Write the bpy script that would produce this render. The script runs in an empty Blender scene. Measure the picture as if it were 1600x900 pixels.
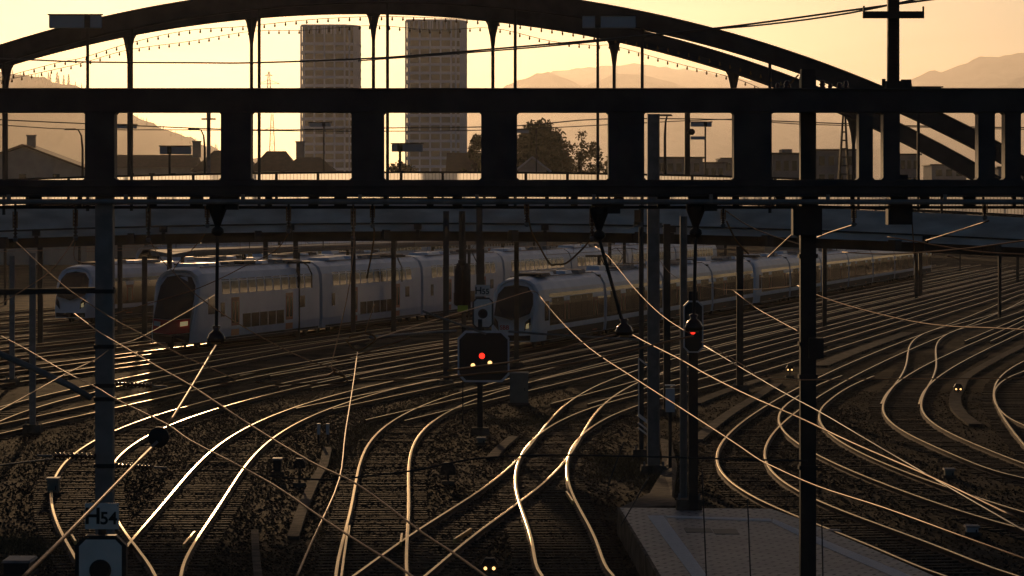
import bpy, bmesh, math, random
from mathutils import Vector, Matrix
from math import sin, cos, pi, radians as R
random.seed(7)
SC = bpy.context.scene
COL = SC.collection

# ------------------------------------------------------------------ camera, sky, sun, exposure
FOC, HC, HY = 5000.0, 7.7, 330.0          # focal length in photo pixels, eye height above rail, horizon row
cam = bpy.data.cameras.new("camera"); cam_o = bpy.data.objects.new("camera", cam); COL.objects.link(cam_o)
cam.sensor_width = 36; cam.lens = FOC/1600*36; cam.shift_y = -(450-HY)/1600
cam.clip_start = 0.5; cam.clip_end = 60000
cam_o.location = (0, 0, HC); cam_o.rotation_euler = (R(90), 0, 0)
SC.camera = cam_o

SUN_EL, SUN_AZ = 4.7, -5.8                # degrees; azimuth from the view axis, negative is left
world = bpy.data.worlds.new("World"); SC.world = world; world.use_nodes = True
wn = world.node_tree
bg = wn.nodes["Background"]
sky = wn.nodes.new("ShaderNodeTexSky"); sky.sky_type = 'NISHITA'; sky.sun_disc = False
sky.sun_elevation = R(SUN_EL); sky.sun_rotation = R(SUN_AZ)
sky.air_density = 0.7; sky.dust_density = 1.2; sky.ozone_density = 2.0; sky.altitude = 400
wtc = wn.nodes.new("ShaderNodeTexCoord"); wmp = wn.nodes.new("ShaderNodeMapping"); wmp.inputs["Scale"].default_value = (5, 5, 42); wmp.inputs["Rotation"].default_value = (0, R(-4), 0)
wno = wn.nodes.new("ShaderNodeTexNoise"); wno.inputs["Scale"].default_value = 1.6; wno.inputs["Detail"].default_value = 5; wno.inputs["Distortion"].default_value = .6
wcr = wn.nodes.new("ShaderNodeValToRGB"); wcr.color_ramp.elements[0].position = .35; wcr.color_ramp.elements[0].color = (1.0,1.0,1.0,1); wcr.color_ramp.elements[1].position = .72; wcr.color_ramp.elements[1].color = (.70,.72,.78,1)
wmx = wn.nodes.new("ShaderNodeMix"); wmx.data_type = 'RGBA'; wmx.blend_type = 'MULTIPLY'; wmx.inputs[0].default_value = 1
wn.links.new(wtc.outputs['Generated'], wmp.inputs[0]); wn.links.new(wmp.outputs[0], wno.inputs['Vector']); wn.links.new(wno.outputs[0], wcr.inputs[0])
wn.links.new(sky.outputs[0], wmx.inputs[6]); wn.links.new(wcr.outputs[0], wmx.inputs[7]); wn.links.new(wmx.outputs[2], bg.inputs[0]); bg.inputs[1].default_value = 0.115
sl = bpy.data.lights.new("sun", 'SUN'); sl.energy = 5.0; sl.angle = R(0.55); sl.color = (1.0, 0.62, 0.31)
so = bpy.data.objects.new("sun", sl); COL.objects.link(so)
sdir = Vector((sin(R(SUN_AZ))*cos(R(SUN_EL)), cos(R(SUN_AZ))*cos(R(SUN_EL)), sin(R(SUN_EL))))
so.rotation_euler = (-sdir).to_track_quat('-Z', 'Y').to_euler(); so.location = (0, -10, 60)
SC.view_settings.view_transform = 'Standard'; SC.view_settings.look = 'None'
SC.view_settings.exposure = -1.62; SC.view_settings.gamma = 1; SC.view_settings.use_curve_mapping = False
SC.render.engine = 'CYCLES'
cy = SC.cycles
cy.use_denoising = True
try: cy.denoiser = 'OPENIMAGEDENOISE'
except Exception: pass
cy.max_bounces = 6; cy.diffuse_bounces = 2; cy.glossy_bounces = 3; cy.transmission_bounces = 4
cy.transparent_max_bounces = 12; cy.volume_bounces = 1; cy.sample_clamp_indirect = 6
cy.caustics_reflective = False; cy.caustics_refractive = False

# ------------------------------------------------------------------ helpers
def P(px, py, Y):            # a photo pixel at a known distance -> point in the place
    return Vector(((px-800)*Y/FOC, Y, HC-(py-HY)*Y/FOC))
def G(px, py, z=0.0):        # a photo pixel on the level z -> point on the ground
    Y = FOC*(HC-z)/(py-HY); return Vector(((px-800)*Y/FOC, Y, z))

class MB:
    def __init__(s): s.v = []; s.f = []; s.m = []
    def add(s, vs, fs, mi=0):
        n = len(s.v); s.v += [tuple(v) for v in vs]
        for f in fs: s.f.append(tuple(i+n for i in f)); s.m.append(mi)
    def box(s, c, d, rz=0, mi=0, taper=1.0):
        cx, cy_, cz = c; a, b, h = d[0]/2, d[1]/2, d[2]/2
        vs = []
        for k, (x, y, z) in enumerate([(-a,-b,-h),(a,-b,-h),(a,b,-h),(-a,b,-h),(-a,-b,h),(a,-b,h),(a,b,h),(-a,b,h)]):
            if k > 3: x *= taper; y *= taper
            vs.append((cx+x*cos(rz)-y*sin(rz), cy_+x*sin(rz)+y*cos(rz), cz+z))
        s.add(vs, [(0,3,2,1),(4,5,6,7),(0,1,5,4),(1,2,6,5),(2,3,7,6),(3,0,4,7)], mi)
        return s
    def bar(s, p, q, w, h, mi=0):
        p, q = Vector(p), Vector(q); d = (q-p).normalized()
        up = Vector((0,0,1)) if abs(d.z) < .95 else Vector((0,1,0))
        r = d.cross(up).normalized(); u = r.cross(d).normalized()
        vs = []
        for c in (p, q):
            for a, b in ((-1,-1),(1,-1),(1,1),(-1,1)): vs.append(c+r*a*w/2+u*b*h/2)
        s.add(vs, [(3,2,1,0),(4,5,6,7),(0,1,5,4),(1,2,6,5),(2,3,7,6),(3,0,4,7)], mi); return s
    def tube(s, pts, r, n=6, mi=0):
        pts = [Vector(p) for p in pts]; k = len(pts)
        rr = r if isinstance(r, (list, tuple)) else [r]*k
        ref = None; vs = []
        for i, p in enumerate(pts):
            d = (pts[min(i+1, k-1)]-pts[max(i-1, 0)]).normalized()
            if ref is None:
                ref = Vector((0,0,1)) if abs(d.z) < .9 else Vector((1,0,0))
            a = d.cross(ref).normalized(); b = a.cross(d).normalized(); ref = b
            for j in range(n):
                t = 2*pi*j/n; vs.append(p+(a*cos(t)+b*sin(t))*rr[i])
        fs = []
        for i in range(k-1):
            for j in range(n):
                j2 = (j+1) % n; fs.append((i*n+j, i*n+j2, (i+1)*n+j2, (i+1)*n+j))
        fs.append(tuple(range(n))[::-1]); fs.append(tuple((k-1)*n+j for j in range(n)))
        s.add(vs, fs, mi); return s
    def lathe(s, c, prof, n=12, axis='z', mi=0):     # prof: (radius, height)
        c = Vector(c); vs = []
        for r, h in prof:
            for j in range(n):
                t = 2*pi*j/n
                if axis == 'z': vs.append(c+Vector((r*cos(t), r*sin(t), h)))
                elif axis == 'y': vs.append(c+Vector((r*cos(t), h, r*sin(t))))
                else: vs.append(c+Vector((h, r*cos(t), r*sin(t))))
        fs = []
        for i in range(len(prof)-1):
            for j in range(n):
                j2 = (j+1) % n; fs.append((i*n+j, i*n+j2, (i+1)*n+j2, (i+1)*n+j))
        fs.append(tuple(range(n))[::-1]); fs.append(tuple((len(prof)-1)*n+j for j in range(n)))
        s.add(vs, fs, mi); return s
    def prism(s, poly, a, b, axis='y', mi=0):        # poly of 2D points extruded from a to b along an axis
        n = len(poly); vs = []
        for t in (a, b):
            for u, w in poly:
                vs.append((u, t, w) if axis == 'y' else (t, u, w) if axis == 'x' else (u, w, t))
        fs = [tuple(range(n))[::-1], tuple(range(n, 2*n))]
        for j in range(n): fs.append((j, (j+1) % n, n+(j+1) % n, n+j))
        s.add(vs, fs, mi); return s
    def sweep(s, pts, prof, mi=0, top=None, topmi=1):  # prof (lateral, z) closed, swept along points (level path)
        k = len(pts); n = len(prof); vs = []
        for i, p in enumerate(pts):
            d = (Vector(pts[min(i+1,k-1)])-Vector(pts[max(i-1,0)])); d.z = 0; d.normalize()
            r = Vector((d.y, -d.x, 0))
            for u, w in prof: vs.append(Vector(p)+r*u+Vector((0,0,w)))
        base = len(s.v); s.v += [tuple(v) for v in vs]
        for i in range(k-1):
            for j in range(n):
                j2 = (j+1) % n
                s.f.append((base+i*n+j, base+i*n+j2, base+(i+1)*n+j2, base+(i+1)*n+j))
                s.m.append(topmi if top and j in top else mi)
        s.f.append(tuple(base+j for j in range(n))[::-1]); s.m.append(mi)
        s.f.append(tuple(base+(k-1)*n+j for j in range(n))); s.m.append(mi)
        return s

def rootloc(o):
    v = Vector((0,0,0))
    while o is not None: v += Vector(o.location); o = o.parent
    return v
def ob(name, mb, mat, parent=None, smooth=False, fix=True, **props):
    off = rootloc(parent) if parent is not None else Vector((0,0,0))
    me = bpy.data.meshes.new(name)
    me.from_pydata([tuple(Vector(v)-off) for v in mb.v], [], mb.f)
    mats = mat if isinstance(mat, (list, tuple)) else [mat]
    for m in mats: me.materials.append(m)
    if len(mats) > 1: me.polygons.foreach_set("material_index", mb.m)
    if fix:
        bm = bmesh.new(); bm.from_mesh(me); bmesh.ops.recalc_face_normals(bm, faces=bm.faces); bm.to_mesh(me); bm.free()
    if smooth: me.polygons.foreach_set("use_smooth", [True]*len(me.polygons))
    o = bpy.data.objects.new(name, me); COL.objects.link(o)
    if parent is not None: o.parent = parent
    for k, v in props.items(): o[k] = v
    return o
def tag(o, label, cat, group=None):
    o['label'] = label; o['category'] = cat
    if group: o['group'] = group
    return o
def thing(name, label, cat, loc=(0,0,0), group=None, rz=0):
    o = bpy.data.objects.new(name, None); COL.objects.link(o); o.location = loc; o.rotation_euler = (0,0,rz)
    o.empty_display_size = .2
    return tag(o, label, cat, group)
def struct(name, mb, mat, **k):
    o = ob(name, mb, mat, **k); o['kind'] = 'structure'; return o
def copy_tree(o, parent=None):
    c = o.copy(); COL.objects.link(c); c.parent = parent
    for ch in list(o.children): copy_tree(ch, c)
    return c
def bevel(o, w=.02, seg=1):
    m = o.modifiers.new("bevel", 'BEVEL'); m.width = w; m.segments = seg; m.limit_method = 'ANGLE'; return o

# ------------------------------------------------------------------ materials
def mat(name, col, rough=.7, metal=0, col2=None, scale=3, bump=0, bscale=None, detail=6, emit=None, estr=0, spec=None, coords='Object', ramp=(.35,.65), stretch=None):
    m = bpy.data.materials.new(name); m.use_nodes = True; nt = m.node_tree; b = nt.nodes["Principled BSDF"]
    b.inputs["Base Color"].default_value = (*col, 1); b.inputs["Roughness"].default_value = rough; b.inputs["Metallic"].default_value = metal
    if spec is not None: b.inputs["Specular IOR Level"].default_value = spec
    if emit: b.inputs["Emission Color"].default_value = (*emit, 1); b.inputs["Emission Strength"].default_value = estr
    tc = nt.nodes.new("ShaderNodeTexCoord"); vec = tc.outputs[coords]
    if stretch:
        mp = nt.nodes.new("ShaderNodeMapping"); mp.inputs["Scale"].default_value = stretch; nt.links.new(vec, mp.inputs[0]); vec = mp.outputs[0]
    if col2 is not None:
        n = nt.nodes.new("ShaderNodeTexNoise"); n.inputs["Scale"].default_value = scale; n.inputs["Detail"].default_value = detail
        nt.links.new(vec, n.inputs["Vector"])
        cr = nt.nodes.new("ShaderNodeValToRGB"); cr.color_ramp.elements[0].position = ramp[0]; cr.color_ramp.elements[1].position = ramp[1]
        cr.color_ramp.elements[0].color = (*col, 1); cr.color_ramp.elements[1].color = (*col2, 1)
        nt.links.new(n.outputs[0], cr.inputs[0]); nt.links.new(cr.outputs[0], b.inputs["Base Color"])
    if bump:
        n2 = nt.nodes.new("ShaderNodeTexNoise"); n2.inputs["Scale"].default_value = bscale or scale*3; n2.inputs["Detail"].default_value = 4
        nt.links.new(vec, n2.inputs["Vector"])
        bp = nt.nodes.new("ShaderNodeBump"); bp.inputs["Strength"].default_value = bump; bp.inputs["Distance"].default_value = .03
        nt.links.new(n2.outputs[0], bp.inputs["Height"]); nt.links.new(bp.outputs[0], b.inputs["Normal"])
    return m
M = {}
M['steel'] = mat('painted_steel', (.022,.022,.025), .6, .1, (.05,.047,.046), 2, .15, 25)
M['steel_dark'] = mat('dark_steel', (.012,.012,.013), .65, .1, (.03,.026,.023), 3, .1, 30)
M['galv'] = mat('galvanised_steel', (.19,.165,.15), .6, .1, (.27,.24,.22), 4, .1, 30)
M['bridge'] = mat('bridge_steel', (.022,.02,.02), .7, 0, (.055,.048,.045), 1.2, .2, 8)
M['concrete'] = mat('bridge_concrete', (.44,.40,.38), .85, 0, (.72,.67,.64), .9, .3, 10, stretch=(.6,.6,2.2))
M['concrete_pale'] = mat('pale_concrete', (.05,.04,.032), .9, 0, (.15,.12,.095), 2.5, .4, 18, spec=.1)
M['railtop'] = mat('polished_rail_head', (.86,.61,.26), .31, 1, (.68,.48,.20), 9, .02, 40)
M['railside'] = mat('rusty_rail_side', (.07,.035,.02), .75, .3, (.13,.06,.03), 14, .2, 60)
M['sleeper'] = mat('oiled_sleeper', (.025,.02,.016), .8, 0, (.085,.068,.052), 6, .5, 22, spec=.06)
M['copper'] = mat('copper_wire', (.30,.16,.07), .5, 1)
M['cable'] = mat('dark_cable', (.03,.03,.03), .5)
M['insul'] = mat('brown_porcelain', (.10,.04,.02), .18, 0)
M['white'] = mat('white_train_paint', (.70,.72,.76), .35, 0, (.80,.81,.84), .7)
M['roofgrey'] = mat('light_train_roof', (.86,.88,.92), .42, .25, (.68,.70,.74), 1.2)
M['red'] = mat('red_paint', (.55,.02,.015), .35)
M['reddoor'] = mat('red_brown_door', (.42,.10,.04), .4)
M['glass'] = mat('dark_glass', (.02,.022,.02), .06)
M['tanglass'] = mat('tinted_side_window', (.02,.02,.016), .16, spec=.22)
M['black'] = mat('matt_black', (.012,.012,.013), .6)
M['signwhite'] = mat('white_enamel', (.88,.77,.69), .45, 0, (.76,.67,.60), 3)
M['signedge'] = mat('grey_signal_edge', (.62,.62,.66), .45)
M['lampred'] = mat('red_signal_lamp', (.5,.02,.02), .3, emit=(1,.03,.015), estr=6)
M['lampamber'] = mat('amber_signal_lamp', (.6,.4,.15), .3, emit=(1,.55,.2), estr=7)
M['headlight'] = mat('headlight', (.8,.7,.5), .3, emit=(1,.75,.35), estr=.55)
M['bulb'] = mat('amber_bulb', (.25,.15,.05), .15)
M['bulbsock'] = mat('bulb_socket', (.02,.02,.02), .5)
M['panel'] = mat('lamp_panel', (.45,.45,.48), .4)
M['roof1'] = mat('brown_roof_tile', (.08,.05,.035), .8, 0, (.12,.07,.05), 1.5, .3, 6)
M['wall1'] = mat('render_wall', (.35,.31,.27), .85, 0, (.42,.38,.33), .8)
M['wall2'] = mat('grey_render_wall', (.20,.20,.20), .85, 0, (.27,.26,.25), .8)
M['wood'] = mat('white_gable_board', (.6,.6,.62), .6)
M['leaf'] = mat('leaf', (.035,.05,.015), .7, 0, (.08,.085,.025), .35)
M['leaf2'] = mat('autumn_leaf', (.08,.075,.02), .7, 0, (.12,.09,.03), .4)
M['needle'] = mat('conifer', (.02,.035,.015), .8, 0, (.04,.05,.02), .2)
M['bark'] = mat('bark', (.05,.035,.025), .9)
M['twig'] = mat('dry_weed', (.10,.07,.03), .8, 0, (.17,.12,.05), 3)
M['yellowgreen'] = mat('yellow_hi_vis_paint', (.45,.5,.03), .5)
M['box'] = mat('green_grey_cabinet', (.12,.13,.11), .6, 0, (.16,.165,.14), 3)
M['towerband'] = mat('tower_cladding', (.86,.84,.87), .6)
M['towerglass'] = mat('tower_window', (.30,.25,.18), .5)
M['rock'] = mat('mountain', (.30,.30,.28), .95, 0, (.42,.41,.39), .01)
for k_ in ('leaf', 'leaf2'):
    b_ = M[k_].node_tree.nodes["Principled BSDF"]
# translucent parapet
m = bpy.data.materials.new('frosted_parapet'); m.use_nodes = True; nt = m.node_tree; nt.nodes.clear()
o_ = nt.nodes.new("ShaderNodeOutputMaterial"); tr = nt.nodes.new("ShaderNodeBsdfTranslucent"); tr.inputs[0].default_value = (.97,.96,.93,1)
gl = nt.nodes.new("ShaderNodeBsdfDiffuse"); gl.inputs[0].default_value = (.5,.5,.5,1); mx = nt.nodes.new("ShaderNodeMixShader"); mx.inputs[0].default_value = .02
gs = nt.nodes.new('ShaderNodeBsdfGlass'); gs.inputs['Roughness'].default_value = .42; gs.inputs['IOR'].default_value = 1.35; mx.inputs[0].default_value = .5
nt.links.new(tr.outputs[0], mx.inputs[1]); nt.links.new(gs.outputs[0], mx.inputs[2]); nt.nodes.remove(gl); nt.links.new(mx.outputs[0], o_.inputs[0]); M['frost'] = m
# ballast
def ballast_mat():
    m = bpy.data.materials.new('ballast'); m.use_nodes = True; nt = m.node_tree; b = nt.nodes["Principled BSDF"]
    tc = nt.nodes.new("ShaderNodeTexCoord")
    vo = nt.nodes.new("ShaderNodeTexVoronoi"); vo.inputs["Scale"].default_value = 14; nt.links.new(tc.outputs['Object'], vo.inputs['Vector'])
    no = nt.nodes.new("ShaderNodeTexNoise"); no.inputs["Scale"].default_value = .22; no.inputs["Detail"].default_value = 6; nt.links.new(tc.outputs['Object'], no.inputs['Vector'])
    cr = nt.nodes.new("ShaderNodeValToRGB"); e = cr.color_ramp.elements
    e[0].position = .44; e[0].color = (.014,.011,.008,1); e[1].position = .62; e[1].color = (.115,.088,.062,1)
    nt.links.new(no.outputs[0], cr.inputs[0])
    hs = nt.nodes.new("ShaderNodeMix"); hs.data_type = 'RGBA'; hs.blend_type = 'MULTIPLY'; hs.inputs[0].default_value = .7
    nt.links.new(cr.outputs[0], hs.inputs[6]); 
    c2 = nt.nodes.new("ShaderNodeValToRGB"); c2.color_ramp.elements[0].color = (.35,.35,.35,1); c2.color_ramp.elements[1].color = (1,1,1,1)
    sp = nt.nodes.new("ShaderNodeSeparateColor"); nt.links.new(vo.outputs['Color'], sp.inputs[0]); nt.links.new(sp.outputs[0], c2.inputs[0])
    nt.links.new(c2.outputs[0], hs.inputs[7]); nt.links.new(hs.outputs[2], b.inputs['Base Color'])
    b.inputs['Roughness'].default_value = .85; b.inputs["Specular IOR Level"].default_value = .03
    n3 = nt.nodes.new("ShaderNodeTexNoise"); n3.inputs["Scale"].default_value = 2.2; n3.inputs["Detail"].default_value = 5; nt.links.new(tc.outputs['Object'], n3.inputs['Vector'])
    ad = nt.nodes.new("ShaderNodeMath"); ad.operation = 'MULTIPLY_ADD'; ad.inputs[1].default_value = 2.0
    nt.links.new(n3.outputs[0], ad.inputs[0]); nt.links.new(vo.outputs['Distance'], ad.inputs[2])
    bp = nt.nodes.new("ShaderNodeBump"); bp.inputs['Strength'].default_value = 1; bp.inputs['Distance'].default_value = .045
    nt.links.new(ad.outputs[0], bp.inputs['Height']); nt.links.new(bp.outputs[0], b.inputs['Normal'])
    return m
M['ballast'] = ballast_mat()

# ------------------------------------------------------------------ ground, mountains, haze
GZ = -0.16
def ground():
    mb = MB()
    ys = [-40,0,30,60,90,120,160,220,320,500,900,1600,4000,9000,16000,25500]
    xs = [-6500,-1500,-400,-120,-60,-30,0,30,60,120,400,1500,6500]
    for y in ys:
        for x in xs: mb.v.append((x,y,GZ))
    n = len(xs)
    for j in range(len(ys)-1):
        for i in range(n-1): mb.f.append((j*n+i,j*n+i+1,(j+1)*n+i+1,(j+1)*n+i)); mb.m.append(0)
    return struct('ground', mb, M['ballast'])
ground()

def ridge(name, pts, Y, depth, m, seed=0, rough=.02):
    # a mountain range with a near slope, a crest and a far slope
    rnd = random.Random(seed); cres = []
    for (x0,y0),(x1,y1) in zip(pts, pts[1:]):
        k = max(2, int((x1-x0)/9))
        for i in range(k):
            t = i/k; cres.append((x0+(x1-x0)*t, y0+(y1-y0)*t+rnd.uniform(-1,1)*rough*90))
    cres.append(pts[-1]); mb = MB(); rows = []
    for fy, fh in ((-.9,0),(-.6,.3),(-.3,.66),(0,1),(.35,.6),(.8,0)):
        row = []
        for x, y in cres:
            p = P(x, y, Y); h = p.z-GZ; jit = rnd.uniform(-.05,.05)*h if 0 < fh < 1 else 0
            row.append((p.x, Y+fy*depth+jit*2, GZ-1+(h+1)*fh+jit))
        rows.append(row)
    n = len(cres)
    for r_ in rows: mb.v += r_
    for j in range(len(rows)-1):
        for i in range(n-1): mb.f.append((j*n+i,j*n+i+1,(j+1)*n+i+1,(j+1)*n+i)); mb.m.append(0)
    return struct(name, mb, m, smooth=True)
ridge('mountains', [(1250,200),(1330,160),(1380,140),(1428,122),(1452,110),(1470,112),(1500,103),(1532,87),(1560,88),(1600,81),(1660,84),(1740,60),(1850,90)], 21000, 3500, M['rock'], 3)
ridge('mountains', [(1320,210),(1450,165),(1540,142),(1572,132),(1600,118),(1680,100),(1800,120)], 17000, 2500, M['rock'], 5)
ridge('mountains', [(700,230),(760,170),(820,132),(865,112),(900,106),(940,104),(990,100),(1050,106),(1110,114),(1190,128),(1260,150),(1330,190)], 22000, 3500, M['rock'], 9)
ridge('mountains', [(700,190),(790,135),(820,122),(856,110),(885,124),(910,136),(935,128),(960,116),(1000,115),(1040,126),(1075,136),(1150,160),(1240,190)], 16500, 2500, M['rock'], 11)
HILL = [(-260,60),(-120,85),(0,112),(60,122),(110,130),(150,144),(200,176),(260,205),(330,228),(420,255),(500,275)]
ridge('hills', HILL, 8000, 1500, M['needle'], 13, .05)

hz = MB(); hz.box((0, 12900, 608.0), (14000, 26000, 1220)); hz_o = ob('haze', hz, None or M['steel']); hz_o['kind'] = 'stuff'
hm = bpy.data.materials.new('haze'); hm.use_nodes = True; nt = hm.node_tree; nt.nodes.clear()
o_ = nt.nodes.new("ShaderNodeOutputMaterial"); pv = nt.nodes.new("ShaderNodeVolumePrincipled")
pv.inputs["Color"].default_value = (.95,.90,.85,1); pv.inputs["Density"].default_value = .000045; pv.inputs["Anisotropy"].default_value = .74
nt.links.new(pv.outputs[0], o_.inputs['Volume'])
hz_o.data.materials.clear(); hz_o.data.materials.append(hm)
# ------------------------------------------------------------------ tracks
GA = 0.7525                                # half distance between rail centres
C1=(0,450,.35); C2=(500,450,.35); C3=(1040,380,.35); C4=(1040,585,.35); C5=(500,585,.35); C0=(0,0,1)
def T(c, *pts): return [(c[0]+x*c[2], c[1]+y*c[2]) for x, y in pts]
FARD = 0.238
def solve(A, b):
    n = len(b); A = [r[:]+[b[i]] for i, r in enumerate(A)]
    for i in range(n):
        p = max(range(i, n), key=lambda k: abs(A[k][i])); A[i], A[p] = A[p], A[i]
        for k in range(i+1, n):
            f = A[k][i]/A[i][i]
            for j in range(i, n+1): A[k][j] -= f*A[i][j]
    x = [0]*n
    for i in range(n-1, -1, -1): x[i] = (A[i][n]-sum(A[i][j]*x[j] for j in range(i+1, n)))/A[i][i]
    return x
def fit_track(L, Rr, deg=5, far=None, y_end=None, y_start=None, yfar=420):
    """least squares of the centre line X(Y) from points seen on the left and on the right rail"""
    raw = [(G(*p), +1) for p in L]+[(G(*p), -1) for p in Rr]
    ys = [g.y for g, _ in raw]; y0, y1 = min(ys), max(ys)
    u_of = lambda Y: (2/Y-1/y0-1/y1)/(1/y0-1/y1)      # in 1/Y so the near part gets its detail
    co = None
    pts = [(g.x+s*GA, g.y) for g, s in raw]
    for it in range(4):
        A = [[0]*(deg+1) for _ in range(deg+1)]; b = [0]*(deg+1)
        for X, Y in pts:
            w = 1/Y**2; bs = [u_of(Y)**k for k in range(deg+1)]
            for i in range(deg+1):
                b[i] += w*bs[i]*X
                for j in range(deg+1): A[i][j] += w*bs[i]*bs[j]
        for i in range(deg+1): A[i][i] += 1e-9
        co = solve(A, b)
        f = lambda Y: sum(c*u_of(Y)**k for k, c in enumerate(co))
        new = []
        for g, s in raw:
            d = (f(g.y+.5)-f(g.y-.5)); n = math.hypot(1, d)
            # rail = centre -/+ normal*GA ; normal to the right of travel = (1,-d)/n
            new.append((g.x+s*GA/n, g.y-s*GA*d/n))
        pts = new
    ys = [p[1] for p in pts]; a, z = min(ys), max(ys)
    f = lambda Y: sum(c*u_of(Y)**k for k, c in enumerate(co))
    sa = (f(a+3)-f(a))/3; sz = (f(z)-f(z-4))/4
    def X(Y):
        if Y < a: return f(a)+sa*(Y-a)
        if Y > z:
            t = Y-z; D = far if far is not None else FARD; Lb = 30.0
            if t < Lb: return f(z)+sz*t+(D-sz)*t*t/(2*Lb)
            return f(z)+sz*Lb+(D-sz)*Lb/2+D*(t-Lb)
        return f(Y)
    ya = y_start if y_start is not None else 57; yb = y_end if y_end is not None else yfar
    out = []; Y = ya
    while Y < yb:
        out.append((X(Y), Y, 0)); Y += 1.2 if Y < 150 else 3 if Y < 220 else 8
    out.append((X(yb), yb, 0)); return out
def offs(path, o, z=0):
    r = []
    for i, p in enumerate(path):
        q0, q1 = path[max(i-1,0)], path[min(i+1,len(path)-1)]
        dx, dy = q1[0]-q0[0], q1[1]-q0[1]; n = math.hypot(dx, dy)
        r.append((p[0]+dy/n*o, p[1]-dx/n*o, p[2]+z))
    return r
RAIL = [(-.07,-.155),(.07,-.155),(.07,-.14),(.012,-.115),(.012,-.045),(.036,-.035),(.036,-.008),(.024,0),(-.024,0),(-.036,-.008),(-.036,-.035),(-.012,-.045),(-.012,-.115),(-.07,-.14)]
sl_mb = MB(); sl_mb.box((0,0,0),(2.5,.25,.12)); 
SLEEP = None
track_paths = {}
def track(key, label, path, dz=0, sleepers=True, near=0, group='railway tracks of the yard', gauge_skip=()):
    global SLEEP
    track_paths[key] = path
    t = thing('railway_track', label, 'railway track', (path[0][0], path[0][1], GZ), group)
    for s in (-1, 1):
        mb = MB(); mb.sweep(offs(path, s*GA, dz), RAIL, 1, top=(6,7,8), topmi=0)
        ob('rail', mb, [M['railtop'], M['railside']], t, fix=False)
    if sleepers:
        acc = 0; last = path[0]; big = MB(); cnt = 0; rnd = random.Random(hash(key) % 99 if False else len(label))
        for p in path[1:]:
            L = math.hypot(p[0]-last[0], p[1]-last[1]); ang = math.atan2(p[1]-last[1], p[0]-last[0])-pi/2
            while acc < L:
                x = last[0]+(p[0]-last[0])*acc/L; y = last[1]+(p[1]-last[1])*acc/L
                if y > 175: break
                if cnt < near:
                    if SLEEP is None:
                        o = ob('sleeper', sl_mb, M['sleeper'], None); SLEEP = o; bevel(o, .012)
                    else:
                        o = SLEEP.copy(); COL.objects.link(o)
                    o.parent = t; o.location = (x-path[0][0], y-path[0][1], -.185+dz+rnd.uniform(-.018,.006)-GZ); o.rotation_euler = (0,0,ang+rnd.uniform(-.012,.012))
                else: big.box((x, y, -.19+dz+rnd.uniform(-.025,.006)), (2.5+rnd.uniform(-.1,.1),.25,.12), ang+rnd.uniform(-.012,.012))
                cnt += 1; acc += .6
            acc -= L; last = p
            if p[1] > 175: break
        if big.v: ob('sleeper', big, M['sleeper'], t, kind='stuff')
    return t
# A: outermost glinting track on the left
A = fit_track(C := T(C1,(245,845),(290,775),(330,740),(430,680),(510,640),(660,577),(850,525),(1040,470),(1220,430))+[(118,868),(105,845),(90,815),(80,790),(78,765)]+T(C2,(250,340),(400,310),(555,285)),
   T(C1,(513,775),(560,725),(675,655),(750,608),(900,560),(1040,515),(1230,465),(1330,445))+[(186,815),(208,848),(225,875),(243,898)]+T(C2,(180,390),(330,350),(470,325),(555,315)), 6)
track('A', 'curved track glinting gold that passes just behind the H54 signal', A, near=60)
B = fit_track([(207,847),(265,775),(325,707),(370,675),(400,662)]+T(C2,(0,495),(160,455),(400,400),(560,375)),
   [(283,900),(295,855),(345,782),(375,740),(400,710),(425,685),(437,675)]+T(C2,(0,550),(160,500),(300,460),(480,405),(560,390)), 5)
track('B', 'brightest sun glinting track sweeping up between the H54 signal and the black weed strip', B, dz=-.003, near=60)
Cc = fit_track(T(C5,(75,895),(110,730),(140,600),(160,490),(180,400),(210,320),(270,250),(400,165),(550,105),(700,58)),
   T(C5,(385,895),(383,740),(390,560),(398,440),(405,350),(440,265),(560,175),(700,105),(850,60)), 5)
track('C', 'track bending down below the red main signal towards the bottom edge', Cc, near=60)
D1 = fit_track(T(C5,(995,895),(950,740),(920,640),(890,560),(870,490),(875,430),(890,380),(1010,240),(1050,215),(1150,170),(1270,130),(1420,90)),
   T(C5,(1305,895),(1220,730),(1150,580),(1110,500),(1105,440),(1110,380),(1140,310),(1190,250),(1230,225),(1330,170),(1420,140)), 6)
track('D1', 'track running down to the bottom edge directly left of the platform', D1, near=60)
D2 = fit_track(T(C5,(230,840),(370,735),(600,600),(780,470),(870,395),(905,350),(1000,250),(1110,130),(1180,75),(1280,30),(1360,5)),
   T(C5,(600,780),(720,690),(880,570),(960,510),(1050,420),(1090,370),(1190,245),(1280,120),(1340,65),(1410,35)), 5)
track('D2', 'diagonal crossover track cutting across the turnout left of the platform', D2, dz=-.006, near=40)
E = fit_track(T(C4,(605,60),(550,95),(420,185),(330,255),(280,315),(262,370),(270,420),(300,465),(400,530),(500,580),(608,625),(685,655),(900,745),(1100,820),(1290,895))+T(C3,(680,600),(880,510),(1095,430),(1280,355),(1500,265)),
   T(C4,(605,140),(530,195),(470,240),(425,300),(410,360),(420,400),(450,440),(520,490),(600,535),(685,575),(900,665),(1100,745),(1300,815),(1520,895))+T(C3,(680,670),(770,620),(900,560),(1095,470),(1330,375),(1500,300)), 7, y_start=45)
track('E', 'bow shaped track hugging the right edge of the platform', E, near=60)
F = fit_track(T(C4,(560,110),(530,150),(530,200),(550,245),(605,300),(680,345),(800,400),(950,465),(1150,540),(1350,605),(1600,685)),
   T(C4,(680,235),(720,280),(800,330),(950,400),(1150,470),(1400,560),(1600,625)), 4, y_start=60, y_end=150, far=.3)
track('F', 'second track right of the platform curving to the right edge', F, dz=-.003, near=40)
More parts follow.
